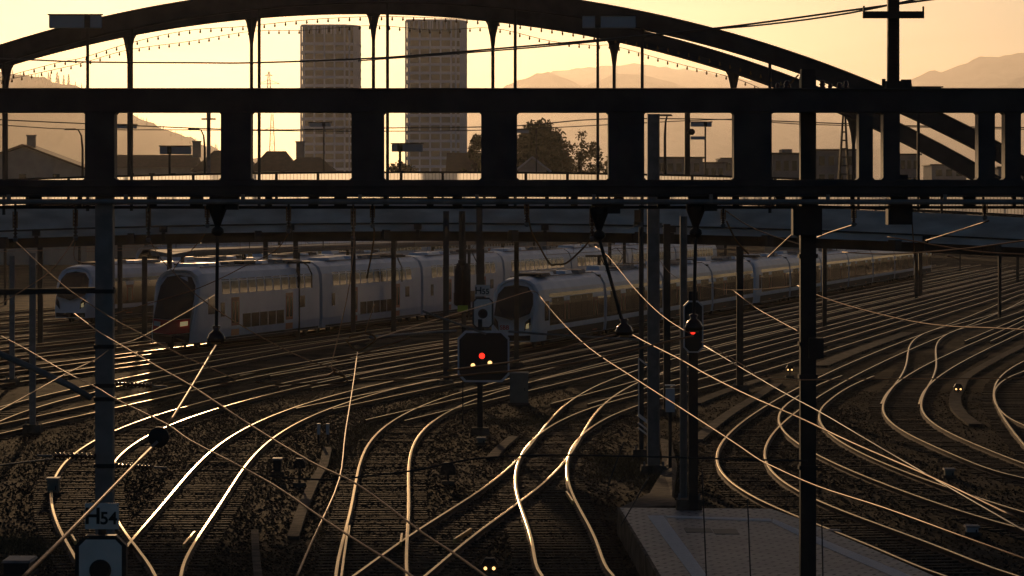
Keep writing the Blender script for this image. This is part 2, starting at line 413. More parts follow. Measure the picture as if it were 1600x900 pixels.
Gt = fit_track(T(C3,(1280,365),(1180,395),(1120,430),(1095,470),(1098,540),(1060,610),(1010,680),(997,720),(1010,770),(1060,830))+T(C4,(1070,240),(1200,310),(1400,390),(1600,460)),
   T(C3,(1330,375),(1270,400),(1210,430),(1187,470),(1197,530),(1170,600),(1120,670),(1118,720),(1150,790))+T(C4,(1170,205),(1250,260),(1400,330),(1600,405)), 6, y_start=70)
track('G', 'double bent S shaped track in the dark right half', Gt, dz=-.003, near=30)
Hh = fit_track(T(C3,(1600,345),(1400,440),(1200,540),(1060,610),(1010,680)), T(C3,(1600,385),(1400,480),(1250,560),(1160,620),(1118,700)), 3, y_start=128)
track('H', 'straight track joining the S shaped track from the right', Hh, dz=-.006, near=20)
I1 = fit_track(T(C3,(1600,525),(1520,575),(1470,630),(1465,680),(1490,740),(1560,850),(1600,895)), [], 4, y_start=80)
track('I1', 'outer curved track cut by the right edge of the picture', I1, dz=0, near=20)
I2 = fit_track(T(C3,(1600,570),(1530,600),(1475,640),(1468,690),(1510,760),(1600,810)), [], 4, y_start=95)
track('I2', 'inner curved track branching at the right edge of the picture', I2, dz=-.003, near=20)
# straight storage tracks, parallel, drawn in the ground plan
def straight(key, label, x160, ya, yb, d=FARD, **k):
    path = [(x160+d*(y-160), y, 0) for y in [ya+(yb-ya)*i/40 for i in range(41)]]
    track(key, label, path, **k)
def plan(key, pts, label, **k):      # pts (px,py) of the centre line, straight pieces smoothed
    pts = [G(*p) for p in pts]; out = []
    for i in range(len(pts)-1):
        p0 = pts[max(i-1,0)]; p1 = pts[i]; p2 = pts[i+1]; p3 = pts[min(i+2,len(pts)-1)]
        n = max(2, int((p2-p1).length/3))
        for j in range(n):
            t = j/n; q = .5*((2*p1)+(p2-p0)*t+(2*p0-5*p1+4*p2-p3)*t*t+(-p0+3*p1-3*p2+p3)*t**3); out.append((q.x,q.y,0))
    q = pts[-1]; out.append((q.x,q.y,0)); track(key, label, out, **k)
grp = 'straight storage tracks on the left'
J = fit_track([(58,621),(150,600)]+T(C1,(513,410),(640,383),(1070,303)), T(C1,(0,590),(140,545),(335,480),(513,440)), 2)
track('J', 'track crossing behind the base of the thick left gantry post', J, group=grp)
K = fit_track(T(C1,(0,615),(430,515),(513,495),(640,468),(770,443)), T(C1,(0,645),(150,610),(430,550),(513,535),(660,500),(800,470)), 2)
track('K', 'track second above the glinting ones, left of the thick gantry post', K, dz=-.003, group=grp)
for key, x in (('N',-19.4),('M',-23.3),('O',-28.0),('Pt',-33.0),('Q',-38.2),('R1',-43.2),('S',-48.2),('T1',-53.4),('U',-59)):
    n_ = {'N':'storage track beside the near side of the double deck train','M':'storage track on which the double deck train stands','O':'empty storage track left of the double deck train'}
    straight(key, n_.get(key, 'far straight storage track crossing the left edge'), x, 118 if x > -40 else 150, 420, group=grp if key in n_ else 'far straight storage tracks at the left edge')
grp = 'straight storage tracks on the right'
# the central train's track and those to its right
for key, x, y0, lab in (('V',-9.7,150,'storage track between the two large trains'),('W',-4.75,140,'storage track under the central white nosed train'),
                   ('X',0.6,125,'storage track just right of the central train'),('Y1',5.3,118,'second storage track right of the central train'),
                   ('Z',9.9,128,'third storage track right of the central train')):
    straight(key, lab, x, y0, 460, group=grp)
for key, x in (('a',20.5),('b',25.5),('c',30.5),('d',35.5),('e',41),('f',47)):
    straight(key, 'far straight storage track crossing the right edge', x, 190, 480, group='far straight storage tracks at the right edge')

# cable trough covers
def duct(pts, w, label, z=0, m='concrete_pale'):
    pts = [G(px, py, -.1) for px, py in pts]; out = []
    for i in range(len(pts)-1):
        p0 = pts[max(i-1,0)]; p1 = pts[i]; p2 = pts[i+1]; p3 = pts[min(i+2,len(pts)-1)]
        for j in range(6):
            t = j/6; q = .5*((2*p1)+(p2-p0)*t+(2*p0-5*p1+4*p2-p3)*t*t+(-p0+3*p1-3*p2+p3)*t**3); out.append((q.x,q.y,-.06))
    q = pts[-1]; out.append((q.x,q.y,-.06)); mb = MB()
    mb.sweep(out, [(-w/2,-.12),(w/2,-.12),(w/2,0),(-w/2,0)])
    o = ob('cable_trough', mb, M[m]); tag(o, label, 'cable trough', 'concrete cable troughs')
duct([(458,840),(475,790),(490,755),(505,728),(512,700)], .28, 'narrow concrete cable trough left of the track that bends to the bottom')
duct([(768,716),(785,698),(803,683)], .35, 'short concrete trough cover right of the red main signal post')
duct([(1085,631),(1120,617),(1160,603),(1195,592)], .55, 'pale trough strip beside the mast right of the slim signal')
duct([(1088,688),(1135,650),(1180,622),(1215,600)], .45, 'long brown trough strip leading to the thick right gantry post')
duct([(1600,540),(1560,560),(1512,588),(1500,605),(1492,625),(1500,645),(1524,664)], .5, 'hooked trough strip beside the outer curved track at right')
duct([(1280,572),(1340,548),(1420,520)], .9, 'wide grey trough strip between straight tracks right of the thick post')
duct([(398,830),(400,870),(406,925)], .18, 'low concrete upstand at the bottom between the two left turnouts')

# ------------------------------------------------------------------ platform
PZ = .5
def GP(px, py): return G(px, py, PZ)
pl = [GP(965,793), GP(1205,795), GP(1253,812), GP(1340,848), GP(1460,900), GP(1580,960), GP(1100,1010), GP(1046,930), GP(1010,868)]
pl[6] = Vector((pl[5].x-5.2, pl[5].y-8, PZ)) if False else pl[6]
pt_ = thing('platform', 'paved railway platform end with pale tactile strips at bottom right', 'platform', (pl[0].x, pl[0].y, GZ)); pt_['kind'] = 'structure'
def pave_mat():
    m = mat('platform_paving', (.24,.225,.21), .55, 0, (.38,.36,.335), .9, 0)
    nt = m.node_tree; b = nt.nodes["Principled BSDF"]; tc = nt.nodes.new("ShaderNodeTexCoord")
    br = nt.nodes.new("ShaderNodeTexBrick"); br.inputs['Scale'].default_value = 1.0; br.inputs['Mortar Size'].default_value = .035
    mp = nt.nodes.new("ShaderNodeMapping"); mp.inputs['Rotation'].default_value = (0,0,.35); nt.links.new(tc.outputs['Object'], mp.inputs[0]); nt.links.new(mp.outputs[0], br.inputs['Vector'])
    old = b.inputs['Base Color'].links[0].from_socket
    mm = nt.nodes.new("ShaderNodeMix"); mm.data_type = 'RGBA'; mm.inputs[7].default_value = (.05,.045,.04,1)
    nt.links.new(br.outputs['Fac'], mm.inputs[0]); nt.links.new(old, mm.inputs[6]); nt.links.new(mm.outputs[2], b.inputs['Base Color'])
    bp = nt.nodes.new("ShaderNodeBump"); bp.inputs['Strength'].default_value = .5; bp.inputs['Distance'].default_value = .02; bp.invert = True
    n2 = nt.nodes.new("ShaderNodeTexNoise"); n2.inputs['Scale'].default_value = 4; nt.links.new(tc.outputs['Object'], n2.inputs['Vector'])
    ad = nt.nodes.new("ShaderNodeMath"); ad.operation = 'ADD'; nt.links.new(br.outputs['Fac'], ad.inputs[0]); nt.links.new(n2.outputs[0], ad.inputs[1])
    nt.links.new(ad.outputs[0], bp.inputs['Height']); nt.links.new(bp.outputs[0], b.inputs['Normal'])
    return m
mb = MB(); mb.prism([(p.x,p.y) for p in pl], GZ, PZ, 'z'); ob('paving', mb, pave_mat(), pt_)
def strip(c, *pts):
    mb = MB(); mb.prism([(GP(*p).x, GP(*p).y) for p in pts], PZ+.004, PZ+.012, 'z'); return mb
M['tactile'] = mat('tactile_paving', (.62,.61,.59), .6, 0, (.75,.74,.71), 8, .6, 30)
ob('tactile_strip', strip(0,(1011,806),(1036,806),(1104,899),(1150,960),(1122,960),(1080,899)), M['tactile'], pt_)
ob('tactile_strip', strip(0,(1040,806),(1204,811),(1206,815),(1043,809)), M['tactile'], pt_)
ob('tactile_strip', strip(0,(1208,811),(1253,830),(1345,868),(1430,903),(1500,935),(1470,935),(1400,903),(1330,873),(1250,838),(1206,817)), M['tactile'], pt_)
for (x0,y0,x1,y1) in ((1072,826,1110,832),(1118,827,1150,835)):
    mb = MB(); a_ = GP(x0,y1); b_ = GP(x1,y0); mb.box(((a_.x+b_.x)/2,(a_.y+b_.y)/2,PZ+.006),(b_.x-a_.x,abs(b_.y-a_.y),.01)); ob('cover_plate', mb, M['steel'], pt_)
# kerb stones on the left edge: paler edge face
mb = MB(); a_, b_ = pl[0], pl[8]
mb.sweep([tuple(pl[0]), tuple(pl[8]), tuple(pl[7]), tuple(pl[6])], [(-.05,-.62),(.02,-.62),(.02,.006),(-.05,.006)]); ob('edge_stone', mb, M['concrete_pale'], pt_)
# ramp path leading back from the platform
mb = MB(); q = [G(968,793,.48), G(1062,790,.48), G(1050,775,.3), G(1058,730,0), G(1050,690,-.1), G(1032,684,-.1), G(1036,735,0), G(1015,770,.3)]
cen = [sum((v.x for v in q))/8, sum((v.y for v in q))/8, .1]
mb = MB(); n = len(q); vs = [tuple(v) for v in q]+[(v.x,v.y,GZ-.05) for v in q]
mb.add(vs, [tuple(range(n))]+[(i,(i+1)%n,n+(i+1)%n,n+i) for i in range(n)])
o = struct('path', mb, M['concrete_pale'])

# ------------------------------------------------------------------ the arch bridge
BX0 = (650-800)*152/FOC          # crest of the deck
YN, YF = 150.0, 159.5            # near and far rib
def deckz(x): return 8.18-.00095*(x-BX0)**2
br = thing('arch_bridge', 'dark steel arch road bridge with concrete deck crossing over the railway yard', 'bridge', (BX0, YN, 0))
def nearX(px): return (px-800)*152/FOC
# deck
xs = [-34+i*1.5 for i in range(52)]
def deck_strip(z0, z1, y0, y1, m, name='deck'):
    mb = MB(); n = len(xs)
    for x in xs:
        z = deckz(x); mb.v += [(x,y0,z+z0),(x,y1,z+z0),(x,y1,z+z1),(x,y0,z+z1)]
    for i in range(n-1):
        for j in range(4):
            mb.f.append((i*4+j, i*4+(j+1)%4, i*4+4+(j+1)%4, i*4+4+j)); mb.m.append(0)
    mb.f.append((0,1,2,3)); mb.m.append(0); e = (n-1)*4; mb.f.append((e,e+1,e+2,e+3)); mb.m.append(0)
    return ob(name, mb, m, br)
deck_strip(-1.43, 0, 151.6, 152.0, M['concrete'], 'fascia')
deck_strip(-1.10, -1.02, 151.52, 151.597, M['steel_dark'], 'drip_ledge')
deck_strip(-.45, -.02, 152.003, 163, M['concrete'], 'deck')
deck_strip(-1.9, -.453, 152.5, 153.6, M['bridge'], 'girder')
for i, x in enumerate([BX0-30+k*6.02 for k in range(11)]):
    mb = MB(); z = deckz(x); mb.box((x,151.45,z-1.2),(.35,.28,.28)); mb.box((x,151.48,z-1.55),(.16,.2,.4)); ob('bracket', mb, M['steel_dark'], br)
# parapets: posts, rails and frosted panels
def parapet(Y, h, panel, name):
    px_ = [-33+k*1.98 for k in range(40)]
    p = thing(name, '', '', (BX0,Y,8)) ; 
    for k in ('label','category'): del p[k]
    p.parent = br; p.location = (0, Y-YN, 8)
    rail = MB()
    rail.tube([(x,Y,deckz(x)+h) for x in xs], .045, 5); rail.tube([(x,Y,deckz(x)+.12) for x in xs], .035, 4)
    ob('handrail', rail, M['steel_dark'], p)
    for a in px_:
        mb = MB(); mb.box((a,Y,deckz(a)+h/2),(.11,.11,h)); ob('post', mb, M['steel_dark'], p)
    if panel:
        for a in px_[:-1]:
            b = a+1.98; mb = MB(); za, zb = deckz(a), deckz(b)
            mb.v += [(a+.07,Y,za+.16),(b-.07,Y,zb+.16),(b-.07,Y,zb+h-.05),(a+.07,Y,za+h-.05)]
            mb.v += [(v[0],Y+.02,v[2]) for v in mb.v]
            mb.f += [(0,1,2,3),(7,6,5,4),(0,4,5,1),(1,5,6,2),(2,6,7,3),(3,7,4,0)]; mb.m += [0]*6
            ob('panel', mb, M['frost'], p)
    bars = MB(); x = -33
    while x < 44:
        bars.box((x,Y-.06,deckz(x)+h/2),(.012,.012,h-.1)); x += .165
    o = ob('baluster', bars, M['steel_dark'], p); o['kind'] = 'stuff'
parapet(152.4, 1.38, True, 'parapet')
parapet(162.6, 1.45, False, 'parapet')
# ribs and hangers
def ribz(x, c, k): return k*(1-((x-c)**2))
def rib(Y, cpx, apex_px, a, b, th_px, hang_px, dep, name_h, flare):
    c = (cpx-800)*Y/FOC
    def pyf(px): d = px-cpx; return apex_px+a*d*d+b*d**4
    top = []; bot = []; mb = MB(); pxs = [cpx-1130+i*2260/72 for i in range(73)]
    for px in pxs:
        t = pyf(px); sl_ = 2*a*(px-cpx); th = th_px*math.sqrt(1+sl_*sl_)
        top.append(P(px,t,Y)); bot.append(P(px,t+th,Y))
    n = len(top)
    for k, (y0, y1, ex) in enumerate(((0,.9,0),)):
        for i in range(n):
            tz, bz = top[i], bot[i]
            mb.v += [(tz.x,Y,tz.z),(tz.x,Y+dep,tz.z),(bz.x,Y+dep,bz.z),(bz.x,Y,bz.z)]
        for i in range(n-1):
            for j in range(4): mb.f.append((i*4+j, i*4+(j+1)%4, i*4+4+(j+1)%4, i*4+4+j)); mb.m.append(0)
    mb.f += [(0,1,2,3),((n-1)*4,(n-1)*4+1,(n-1)*4+2,(n-1)*4+3)]; mb.m += [0,0]
    r = ob('arch_rib', mb, M['bridge'], br)
    # raised flange lines and bolted splices on the visible face
    fl = MB(); 
    for f in (0.02,.98):
        fl.tube([(t.x, Y-.03, t.z+(b_.z-t.z)*f) for t, b_ in zip(top,bot)], .05, 4)
    ob('flange', fl, M['bridge'], r)
    for px in hang_px:
        x = (px-800)*Y/FOC; zt = P(px, pyf(px)+th_px, Y).z; zb = deckz(x)-.3
        h = MB()
        if flare: h.tube([(x,Y+dep/2,zt+.1),(x,Y+dep/2,zt-.15),(x,Y+dep/2,zt-.75),(x,Y+dep/2,zt-1.3),(x,Y+dep/2,zb)], [.42,.28,.15,.085,.085], 8)
        else: h.tube([(x,Y+dep/2,zt+.1),(x,Y+dep/2,zb)], .075, 8)
        ob('hanger', h, M['bridge'], br)
        sp = MB(); sp.box((x, Y-.02, P(px,pyf(px)+th_px*.5,Y).z),(.12,.03,th_px*Y/FOC*.9)); ob('splice_plate', sp, M['bridge'], br)
    return pyf, top, bot
near_f, nt_, nb_ = rib(YN, 602, -23, 2.52e-4, 1.65e-11, 27, [4,204,404,605,805,1004,1204,1404], .75, 'near', False)
far_f, ft_, fb_ = rib(YF, 560, -4, 2.62e-4, 1.8e-11, 25, [8,200,392,583,770,960,1147,1335], .75, 'far', True)
# cross beams at deck level between ribs
for px in [4,204,404,605,805,1004,1204,1404,1560]:
    x = (px-800)*YN/FOC; mb = MB(); mb.bar((x,YN,deckz(x)-1.6),(x-1.0,YF+.8,deckz(x)-1.6),.3,.5); ob('cross_beam', mb, M['bridge'], br)
# bridge piers at the far right and left outside the tracks
# ------------------------------------------------------------------ string lights under the ribs
def string(pts, Y, label):
    pts = [P(x,y,Y) for x,y in pts]; t = thing('string_light', label, 'string light', tuple(pts[0]), 'strings of bulbs on the bridge arch')
    path = []
    for i in range(len(pts)-1):
        p0 = pts[max(i-1,0)]; p1 = pts[i]; p2 = pts[i+1]; p3 = pts[min(i+2,len(pts)-1)]
        for j in range(5):
            s_ = j/5; path.append(.5*((2*p1)+(p2-p0)*s_+(2*p0-5*p1+4*p2-p3)*s_*s_+(-p0+3*p1-3*p2+p3)*s_**3))
    path.append(pts[-1]); mb = MB(); mb.tube(path, .014, 4); ob('cable', mb, M['bulbsock'], t)
    d = 0; nxt = .25; proto = None
    for a, b in zip(path, path[1:]):
        L = (b-a).length
        while nxt < d+L:
            p = a.lerp(b, (nxt-d)/L)
            if proto is None:
                bm = MB(); bm.lathe(tuple(rootloc(t)), [(.02,0),(.03,-.05),(.03,-.07),(.045,-.10),(.05,-.14),(.03,-.18),(.005,-.19)], 6, mi=0)
                bb = ob('bulb', bm, M['bulb'], t, smooth=True); proto = bb
            else: bb = proto.copy(); COL.objects.link(bb); bb.parent = t
            bb.location = p-rootloc(t); nxt += .5
        d += L
string([(-20,124),(13,118),(90,98),(130,90),(200,68),(290,48),(385,41),(480,31),(580,26),(680,28),(770,34),(880,49),(960,61),(1010,68),(1080,84),(1150,104),(1200,120),(1245,138)], 149.6, 'upper string of small bulbs following the underside of the arch')
string([(-20,130),(13,124),(70,112),(130,98),(200,78),(300,64),(392,49),(480,47),(583,40),(680,47),(770,44),(860,64),(930,71),(960,72),(1050,97),(1147,122),(1190,139)], 158.8, 'lower sagging string of small bulbs hung between the arch hangers')

# ballast stones lying proud of the bed along the nearer tracks
import numpy as np
def stones(name, label, n, band, z, paths, ymax=128, seed=0, size=(.024,.055), skip=True, ymin=60):
    g = np.random.default_rng(seed); C_ = []
    for key in paths:
        p = [q for q in track_paths[key] if ymin < q[1] < ymax]
        a = np.array(p)[:, :2]; d = np.diff(a, axis=0); L = np.hypot(d[:,0], d[:,1]); cs = np.concatenate([[0], np.cumsum(L)])
        m_ = int(n*cs[-1]/60); s_ = g.uniform(0, cs[-1]*.9999, m_); i = np.searchsorted(cs, s_)-1; i = np.clip(i,0,len(L)-1); t = ((s_-cs[i])/L[i])[:,None]
        base = a[i]+d[i]*t; nn = np.stack([d[i][:,1], -d[i][:,0]], 1)/L[i][:,None]; o = g.normal(0, band, m_)
        keep = (np.abs(np.abs(o)-GA) > .09) if skip else np.ones(m_, bool)
        C_.append((base+nn*o[:,None])[keep])
    c = np.concatenate(C_); k = len(c)
    o8 = np.array([(1,0,0),(-1,0,0),(0,1,0),(0,-1,0),(0,0,1),(0,0,-1)], float)
    r = g.uniform(*size, (k,1,1)); v = o8[None]*r*g.uniform(.6,1.25,(k,6,1))*np.array([1,1,.75]); th = g.uniform(0, 6.28, k); cs_, sn = np.cos(th)[:,None], np.sin(th)[:,None]
    v = np.stack([v[...,0]*cs_-v[...,1]*sn+v[...,2]*.4*sn, v[...,0]*sn+v[...,1]*cs_, v[...,2]+v[...,0]*.3], -1)
    v[...,0] += c[:,0,None]; v[...,1] += c[:,1,None]; v[...,2] += g.uniform(z[0], z[1], (k,1))
    f = np.array([(0,2,4),(2,1,4),(1,3,4),(3,0,4),(2,0,5),(1,2,5),(3,1,5),(0,3,5)]); F = (f[None]+np.arange(k)[:,None,None]*6).reshape(-1)
    me = bpy.data.meshes.new(name); me.vertices.add(k*6); me.vertices.foreach_set("co", v.reshape(-1)); me.loops.add(len(F)); me.loops.foreach_set("vertex_index", F.astype(np.int32))
    me.polygons.add(k*8); me.polygons.foreach_set("loop_start", np.arange(k*8, dtype=np.int32)*3); me.polygons.foreach_set("loop_total", np.full(k*8, 3, np.int32)); me.update(calc_edges=True)
    me.materials.append(M['stone']); o = bpy.data.objects.new(name, me); COL.objects.link(o); o['kind'] = 'stuff'; o['label'] = label
M['stone'] = mat('ballast_stone', (.025,.019,.014), .85, 0, (.13,.10,.068), 9, detail=1, spec=.03)
stones('ballast_stones', 'loose ballast stones on the near tracks', 13000, 1.35, (-.185,-.135), ['A','B','C','D1','E','F'], seed=1)
stones('ballast_stones', 'loose stones on the ground beside the tracks', 6500, 3.2, (GZ-.01,GZ+.02), ['A','B','C','D1','G'], seed=2, ymax=140)
# ------------------------------------------------------------------ the big portal gantry in front
YG = 55.0; SG = FOC/YG
def xg(px): return (px-800)/SG
def zg(py): return HC-(py-HY)/SG
gt = thing('portal_gantry', 'massive dark steel frame gantry with rectangular openings spanning the whole picture', 'gantry', (0,YG,7))
mb = MB(); mb.box((xg(800),YG,(zg(141)+zg(176))/2),(27,.46,zg(141)-zg(176))); mb.box((xg(800),YG,zg(140)),(27,.56,.035)); bevel(ob('top_chord', mb, M['steel'], gt), .01)
mb = MB(); mb.box((xg(800),YG,(zg(281)+zg(304))/2),(27,.46,zg(281)-zg(304))); mb.box((xg(800),YG,zg(306)),(27,.58,.04)); mb.box((xg(800),YG-.25,zg(291)),(27,.05,.04)); bevel(ob('bottom_chord', mb, M['steel'], gt), .01)
for px, w in ((-48,46),(158,46),(370,47),(575,50),(780,56),(978,56),(1175,59),(1351,22),(1391,26),(1539,26),(1580,25),(1768,60)):
    mb = MB(); z0, z1 = zg(281), zg(176); x = xg(px); hw = w/2/SG; c = .035
    poly = [(x-hw-c,z0),(x-hw,z0+c),(x-hw,z1-c),(x-hw-c,z1),(x+hw+c,z1),(x+hw,z1-c),(x+hw,z0+c),(x+hw+c,z0)]
    mb.prism(poly, YG-.2, YG+.2, 'y'); ob('post', mb, M['steel'], gt)
mb = MB(); mb.tube([(-13,YG-.32,zg(315)),(13,YG-.32,zg(315.5))], .045, 8)
for k in range(14): mb.box((-13+k*2+.4,YG-.3,zg(311)),(.06,.12,.16))
ob('cable_pipe', mb, M['galv'], gt)
mb = MB(); mb.tube([(-13,YG+.1,zg(324)),(13,YG+.1,zg(324))], .03, 6)
for k in range(40): mb.box((-13+k*.67+.1*(k%3),YG+.1,zg(315)),(.07+.05*(k%4),.1,.2))
ob('suspension_rail', mb, M['steel_dark'], gt)
def bolts(par, x, w, z0, z1, Y):
    mb = MB(); z = z0
    while z < z1:
        for s in (-1,1): mb.lathe((x+s*w,Y,z),[(.02,0),(.02,-.02)],6,'y')
        z += .6
    return mb
def hpost(name_t, label, cat, px, y_top, y_foot, Y, w, m='steel', group=None, d=None, mats=None, collars=(), foot=True, H=False):
    x = (px-800)*Y/FOC; zt = P(px,y_top,Y).z; zb = GZ if y_foot is None else P(px,y_foot,Y).z; d = d or w
    t = thing(name_t, label, cat, (x,Y,zb), group)
    mb = MB()
    if H:
        mb.box((x-w/2+.012,Y,(zt+zb)/2),(.024,d,zt-zb)); mb.box((x+w/2-.012,Y,(zt+zb)/2),(.024,d,zt-zb)); mb.box((x,Y,(zt+zb)/2),(w-.05,.02,zt-zb))
    else: mb.box((x,Y,(zt+zb)/2),(w,d,zt-zb))
    ob('shaft', mb, M[m], t)
    for c in collars:
        mb = MB(); z = P(px,c,Y).z; mb.box((x,Y,z),(w+.05,d+.05,.07)); ob('collar', mb, M['steel_dark'], t)
    if foot and zb <= GZ+.01:
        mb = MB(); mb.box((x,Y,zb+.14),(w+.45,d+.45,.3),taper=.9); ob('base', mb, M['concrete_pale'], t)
        for sx in (-1,1):
            mb = MB(); mb.lathe((x+sx*(w/2+.1),Y-d/2-.08,zb+.29),[(.03,0),(.03,.1),(.015,.13)],6); ob('anchor_bolt', mb, M['galv'], t)
    return t
lp = hpost('gantry_mast', 'thick grey square post standing left of centre behind the H54 signal', 'mast', 164, 307, None, YG, .30, 'galv', collars=(455,541,602,623,727), H=False)
rp = hpost('gantry_mast', 'thick black post standing at the right over the platform corner', 'mast', 1262, 120, None, YG+.45, .27, 'steel_dark', collars=(340,400,537,588,730))
mb = MB(); mb.box((xg(1262)+.17,YG+.35,zg(545)),(.25,.3,.35)); ob('junction_box', mb, M['steel_dark'], rp)
mb = MB(); mb.box((xg(1262),YG+.2,zg(345)),(.5,.4,.5)); ob('head_box', mb, M['steel_dark'], rp)
# ladder mark strips on the right post
# the mast that rises above the gantry with crossarm
t = thing('gantry_mast', 'tall slotted mast with a crossarm rising above the gantry at top right', 'mast', (xg(1401),YG+.5,zg(345)))
mb = MB(); w = .2
mb.box((xg(1401)-.085,YG+.5,(zg(-60)+zg(340))/2),(.03,.16,zg(-60)-zg(340))); mb.box((xg(1401)+.085,YG+.5,(zg(-60)+zg(340))/2),(.03,.16,zg(-60)-zg(340))); mb.box((xg(1401),YG+.54,(zg(-60)+zg(340))/2),(.16,.02,zg(-60)-zg(340)))
ob('shaft', mb, M['steel_dark'], t)
mb = MB()
for k in range(34): mb.box((xg(1401),YG+.47,zg(-50+k*11.5)),(.15,.03,.04 if k % 3 else .07))
ob('lacing', mb, M['steel_dark'], t)
mb = MB(); mb.box((xg(1400),YG+.38,zg(21)),(1.06,.09,.12)); mb.box((xg(1353.5),YG+.38,zg(15)),(.03,.05,.18)); mb.box((xg(1447),YG+.38,zg(16)),(.03,.05,.18)); ob('crossarm', mb, M['steel_dark'], t)
mb = MB(); mb.box((xg(1401),YG+.35,zg(132)),(.3,.3,.14)); mb.box((xg(1420),YG+.4,zg(132)),(.2,.25,.2),taper=.8); mb.box((xg(1385),YG+.4,zg(128)),(.06,.06,.14)); ob('clamp', mb, M['steel_dark'], t)
mb = MB(); mb.box((xg(1408),YG+.3,zg(332)),(.42,.4,.42)); mb.box((xg(1406),YG+.3,zg(300)),(.3,.45,.6)); ob('anchor_box', mb, M['steel_dark'], t)
# insulator clutter lying on top of the right end of the gantry
mb = MB()
t = thing('insulator_rack', 'dark rack of knobbly insulators on top of the gantry beam above the thick right post', 'insulator rack', (xg(1262),YG,zg(139)))
mb.box((xg(1262),YG,zg(124)),(.24,.3,.34)); ob('frame', mb, M['steel_dark'], t)
for px, r, h in ((1215,.05,.12),(1230,.07,.16),(1285,.06,.17),(1297,.05,.1),(1312,.06,.13),(1322,.05,.16)):
    mb = MB(); mb.lathe((xg(px),YG,zg(140)), [(r*.5,0),(r,h*.25),(r*.6,h*.35),(r,h*.55),(r*.6,h*.65),(r*.8,h*.8),(r*.2,h)], 8); ob('insulator', mb, M['insul'], t, smooth=True)
mb = MB(); mb.tube([(xg(1234),YG-.1,zg(131)),(xg(1247),YG-.1,zg(117))], .015, 5); ob('rod', mb, M['copper'], t)

# hanging insulators below the gantry
def hang_ins(px, y0, y1, y2, label, Y=YG, r=.035, twin=True):
    t = thing('hanging_insulator', label, 'insulator', P(px,y0,Y), 'hanging insulators under the gantry')
    z0, z1, z2 = P(px,y0,Y).z, P(px,y1,Y).z, P(px,y2,Y).z; x = P(px,0,Y).x
    mb = MB(); mb.tube([(x,Y,z0),(x,Y,z1)], .022, 6); ob('rod', mb, M['steel_dark'], t)
    if twin:
        for s in (-1,1):
            mb = MB(); mb.tube([(x+s*r,Y-.02,z1+.05),(x+s*r,Y-.02,z1-(z1-z2)*.55)], .012, 6); ob('strap', mb, M['copper'], t)
    mb = MB(); pr = []; n = 7; h = z1-z2
    for i in range(n): pr += [(.02,-h*i/n),(.042,-h*(i+.35)/n),(.022,-h*(i+.7)/n)]
    mb.lathe((x,Y,z1), pr, 8); ob('shed_stack', mb, M['insul'], t, smooth=True)
    mb = MB(); mb.lathe((x,Y,z2),[(.03,.03),(.045,0),(.03,-.04),(.01,-.05)],8); ob('end_clamp', mb, M['galv'], t)
    return t
for px, y0, y1, y2, lab in ((24,315,335,374,'hanging insulator at the left edge under the gantry'),(118,318,332,372,'hanging insulator left of the thick grey post'),(232,312,330,374,'hanging insulator right of the thick grey post'),
    (324,318,326,352,'short insulator beside the conical hanger'),(451,315,328,360,'hanging insulator below the second gantry opening'),(552,316,330,372,'left one of the close pair of hanging insulators'),(582,316,326,352,'right one of the close pair of hanging insulators, catching the sun'),
    (823,312,318,350,'hanging insulator over the central train nose'),(925,325,330,372,'hanging insulator beside the slanting black hanger'),(1130,325,332,352,'insulator below the gantry near the slim signal'),(1334,320,330,350,'hanging insulator right of the thick right post'),(1539,318,322,340,'hanging insulator near the right edge')):
    hang_ins(px, y0, y1, y2, lab)
# heavy droppers with bell insulators
def dropper(p0, p1, label, slant_sheds=False):
    Y = YG; a = P(*p0,Y); b = P(*p1,Y)
    t = thing('drop_hanger', label, 'hanger', tuple(a), 'heavy hangers below the gantry')
    mb = MB(); mb.box((a.x+.12,Y,a.z+.05),(.5,.3,.16)); mb.box((a.x+.25,Y-.05,a.z-.02),(.22,.25,.22)); ob('mounting_box', mb, M['steel_dark'], t)
    mb = MB(); mb.lathe((a.x,Y,a.z),[(.17,0),(.16,-.12),(.09,-.3),(.06,-.38),(.05,-.42),(.10,-.46),(.11,-.52),(.05,-.58)],10); ob('cone_bracket', mb, M['steel_dark'], t, smooth=True)
    d = (b-a); top = a+Vector((0,0,-.55)); mb = MB(); mb.tube([top, b], .03, 8); ob('rod', mb, M['steel_dark'], t)
    if slant_sheds:
        mb = MB(); n = 9; s0 = top.lerp(b,.15); s1 = top.lerp(b,.8); pts = []; rr = []
        for i in range(n):
            for f, r in ((0,.04),(.3,.085),(.6,.05)): pts.append(s0.lerp(s1,(i+f)/n)); rr.append(r)
        mb.tube(pts, rr, 10); ob('shed_stack', mb, M['insul'], t, smooth=True)
    mb = MB(); mb.lathe((b.x,Y,b.z),[(.04,.16),(.08,.14),(.05,.08),(.12,.02),(.16,-.06),(.15,-.12),(.06,-.13)],12); ob('bell', mb, M['insul'], t, smooth=True)
    mb = MB(); mb.box((b.x,Y-.05,b.z-.13),(.16,.08,.05)); ob('clamp', mb, M['copper'], t)
dropper((340,316),(338,523),'long vertical hanger with a bell end in front of the double deck train')
dropper((936,322),(975,512),'slanting hanger with ribbed insulators right of the central train')
dropper((1087,318),(1084,505),'black vertical hanger passing in front of the slim signal')
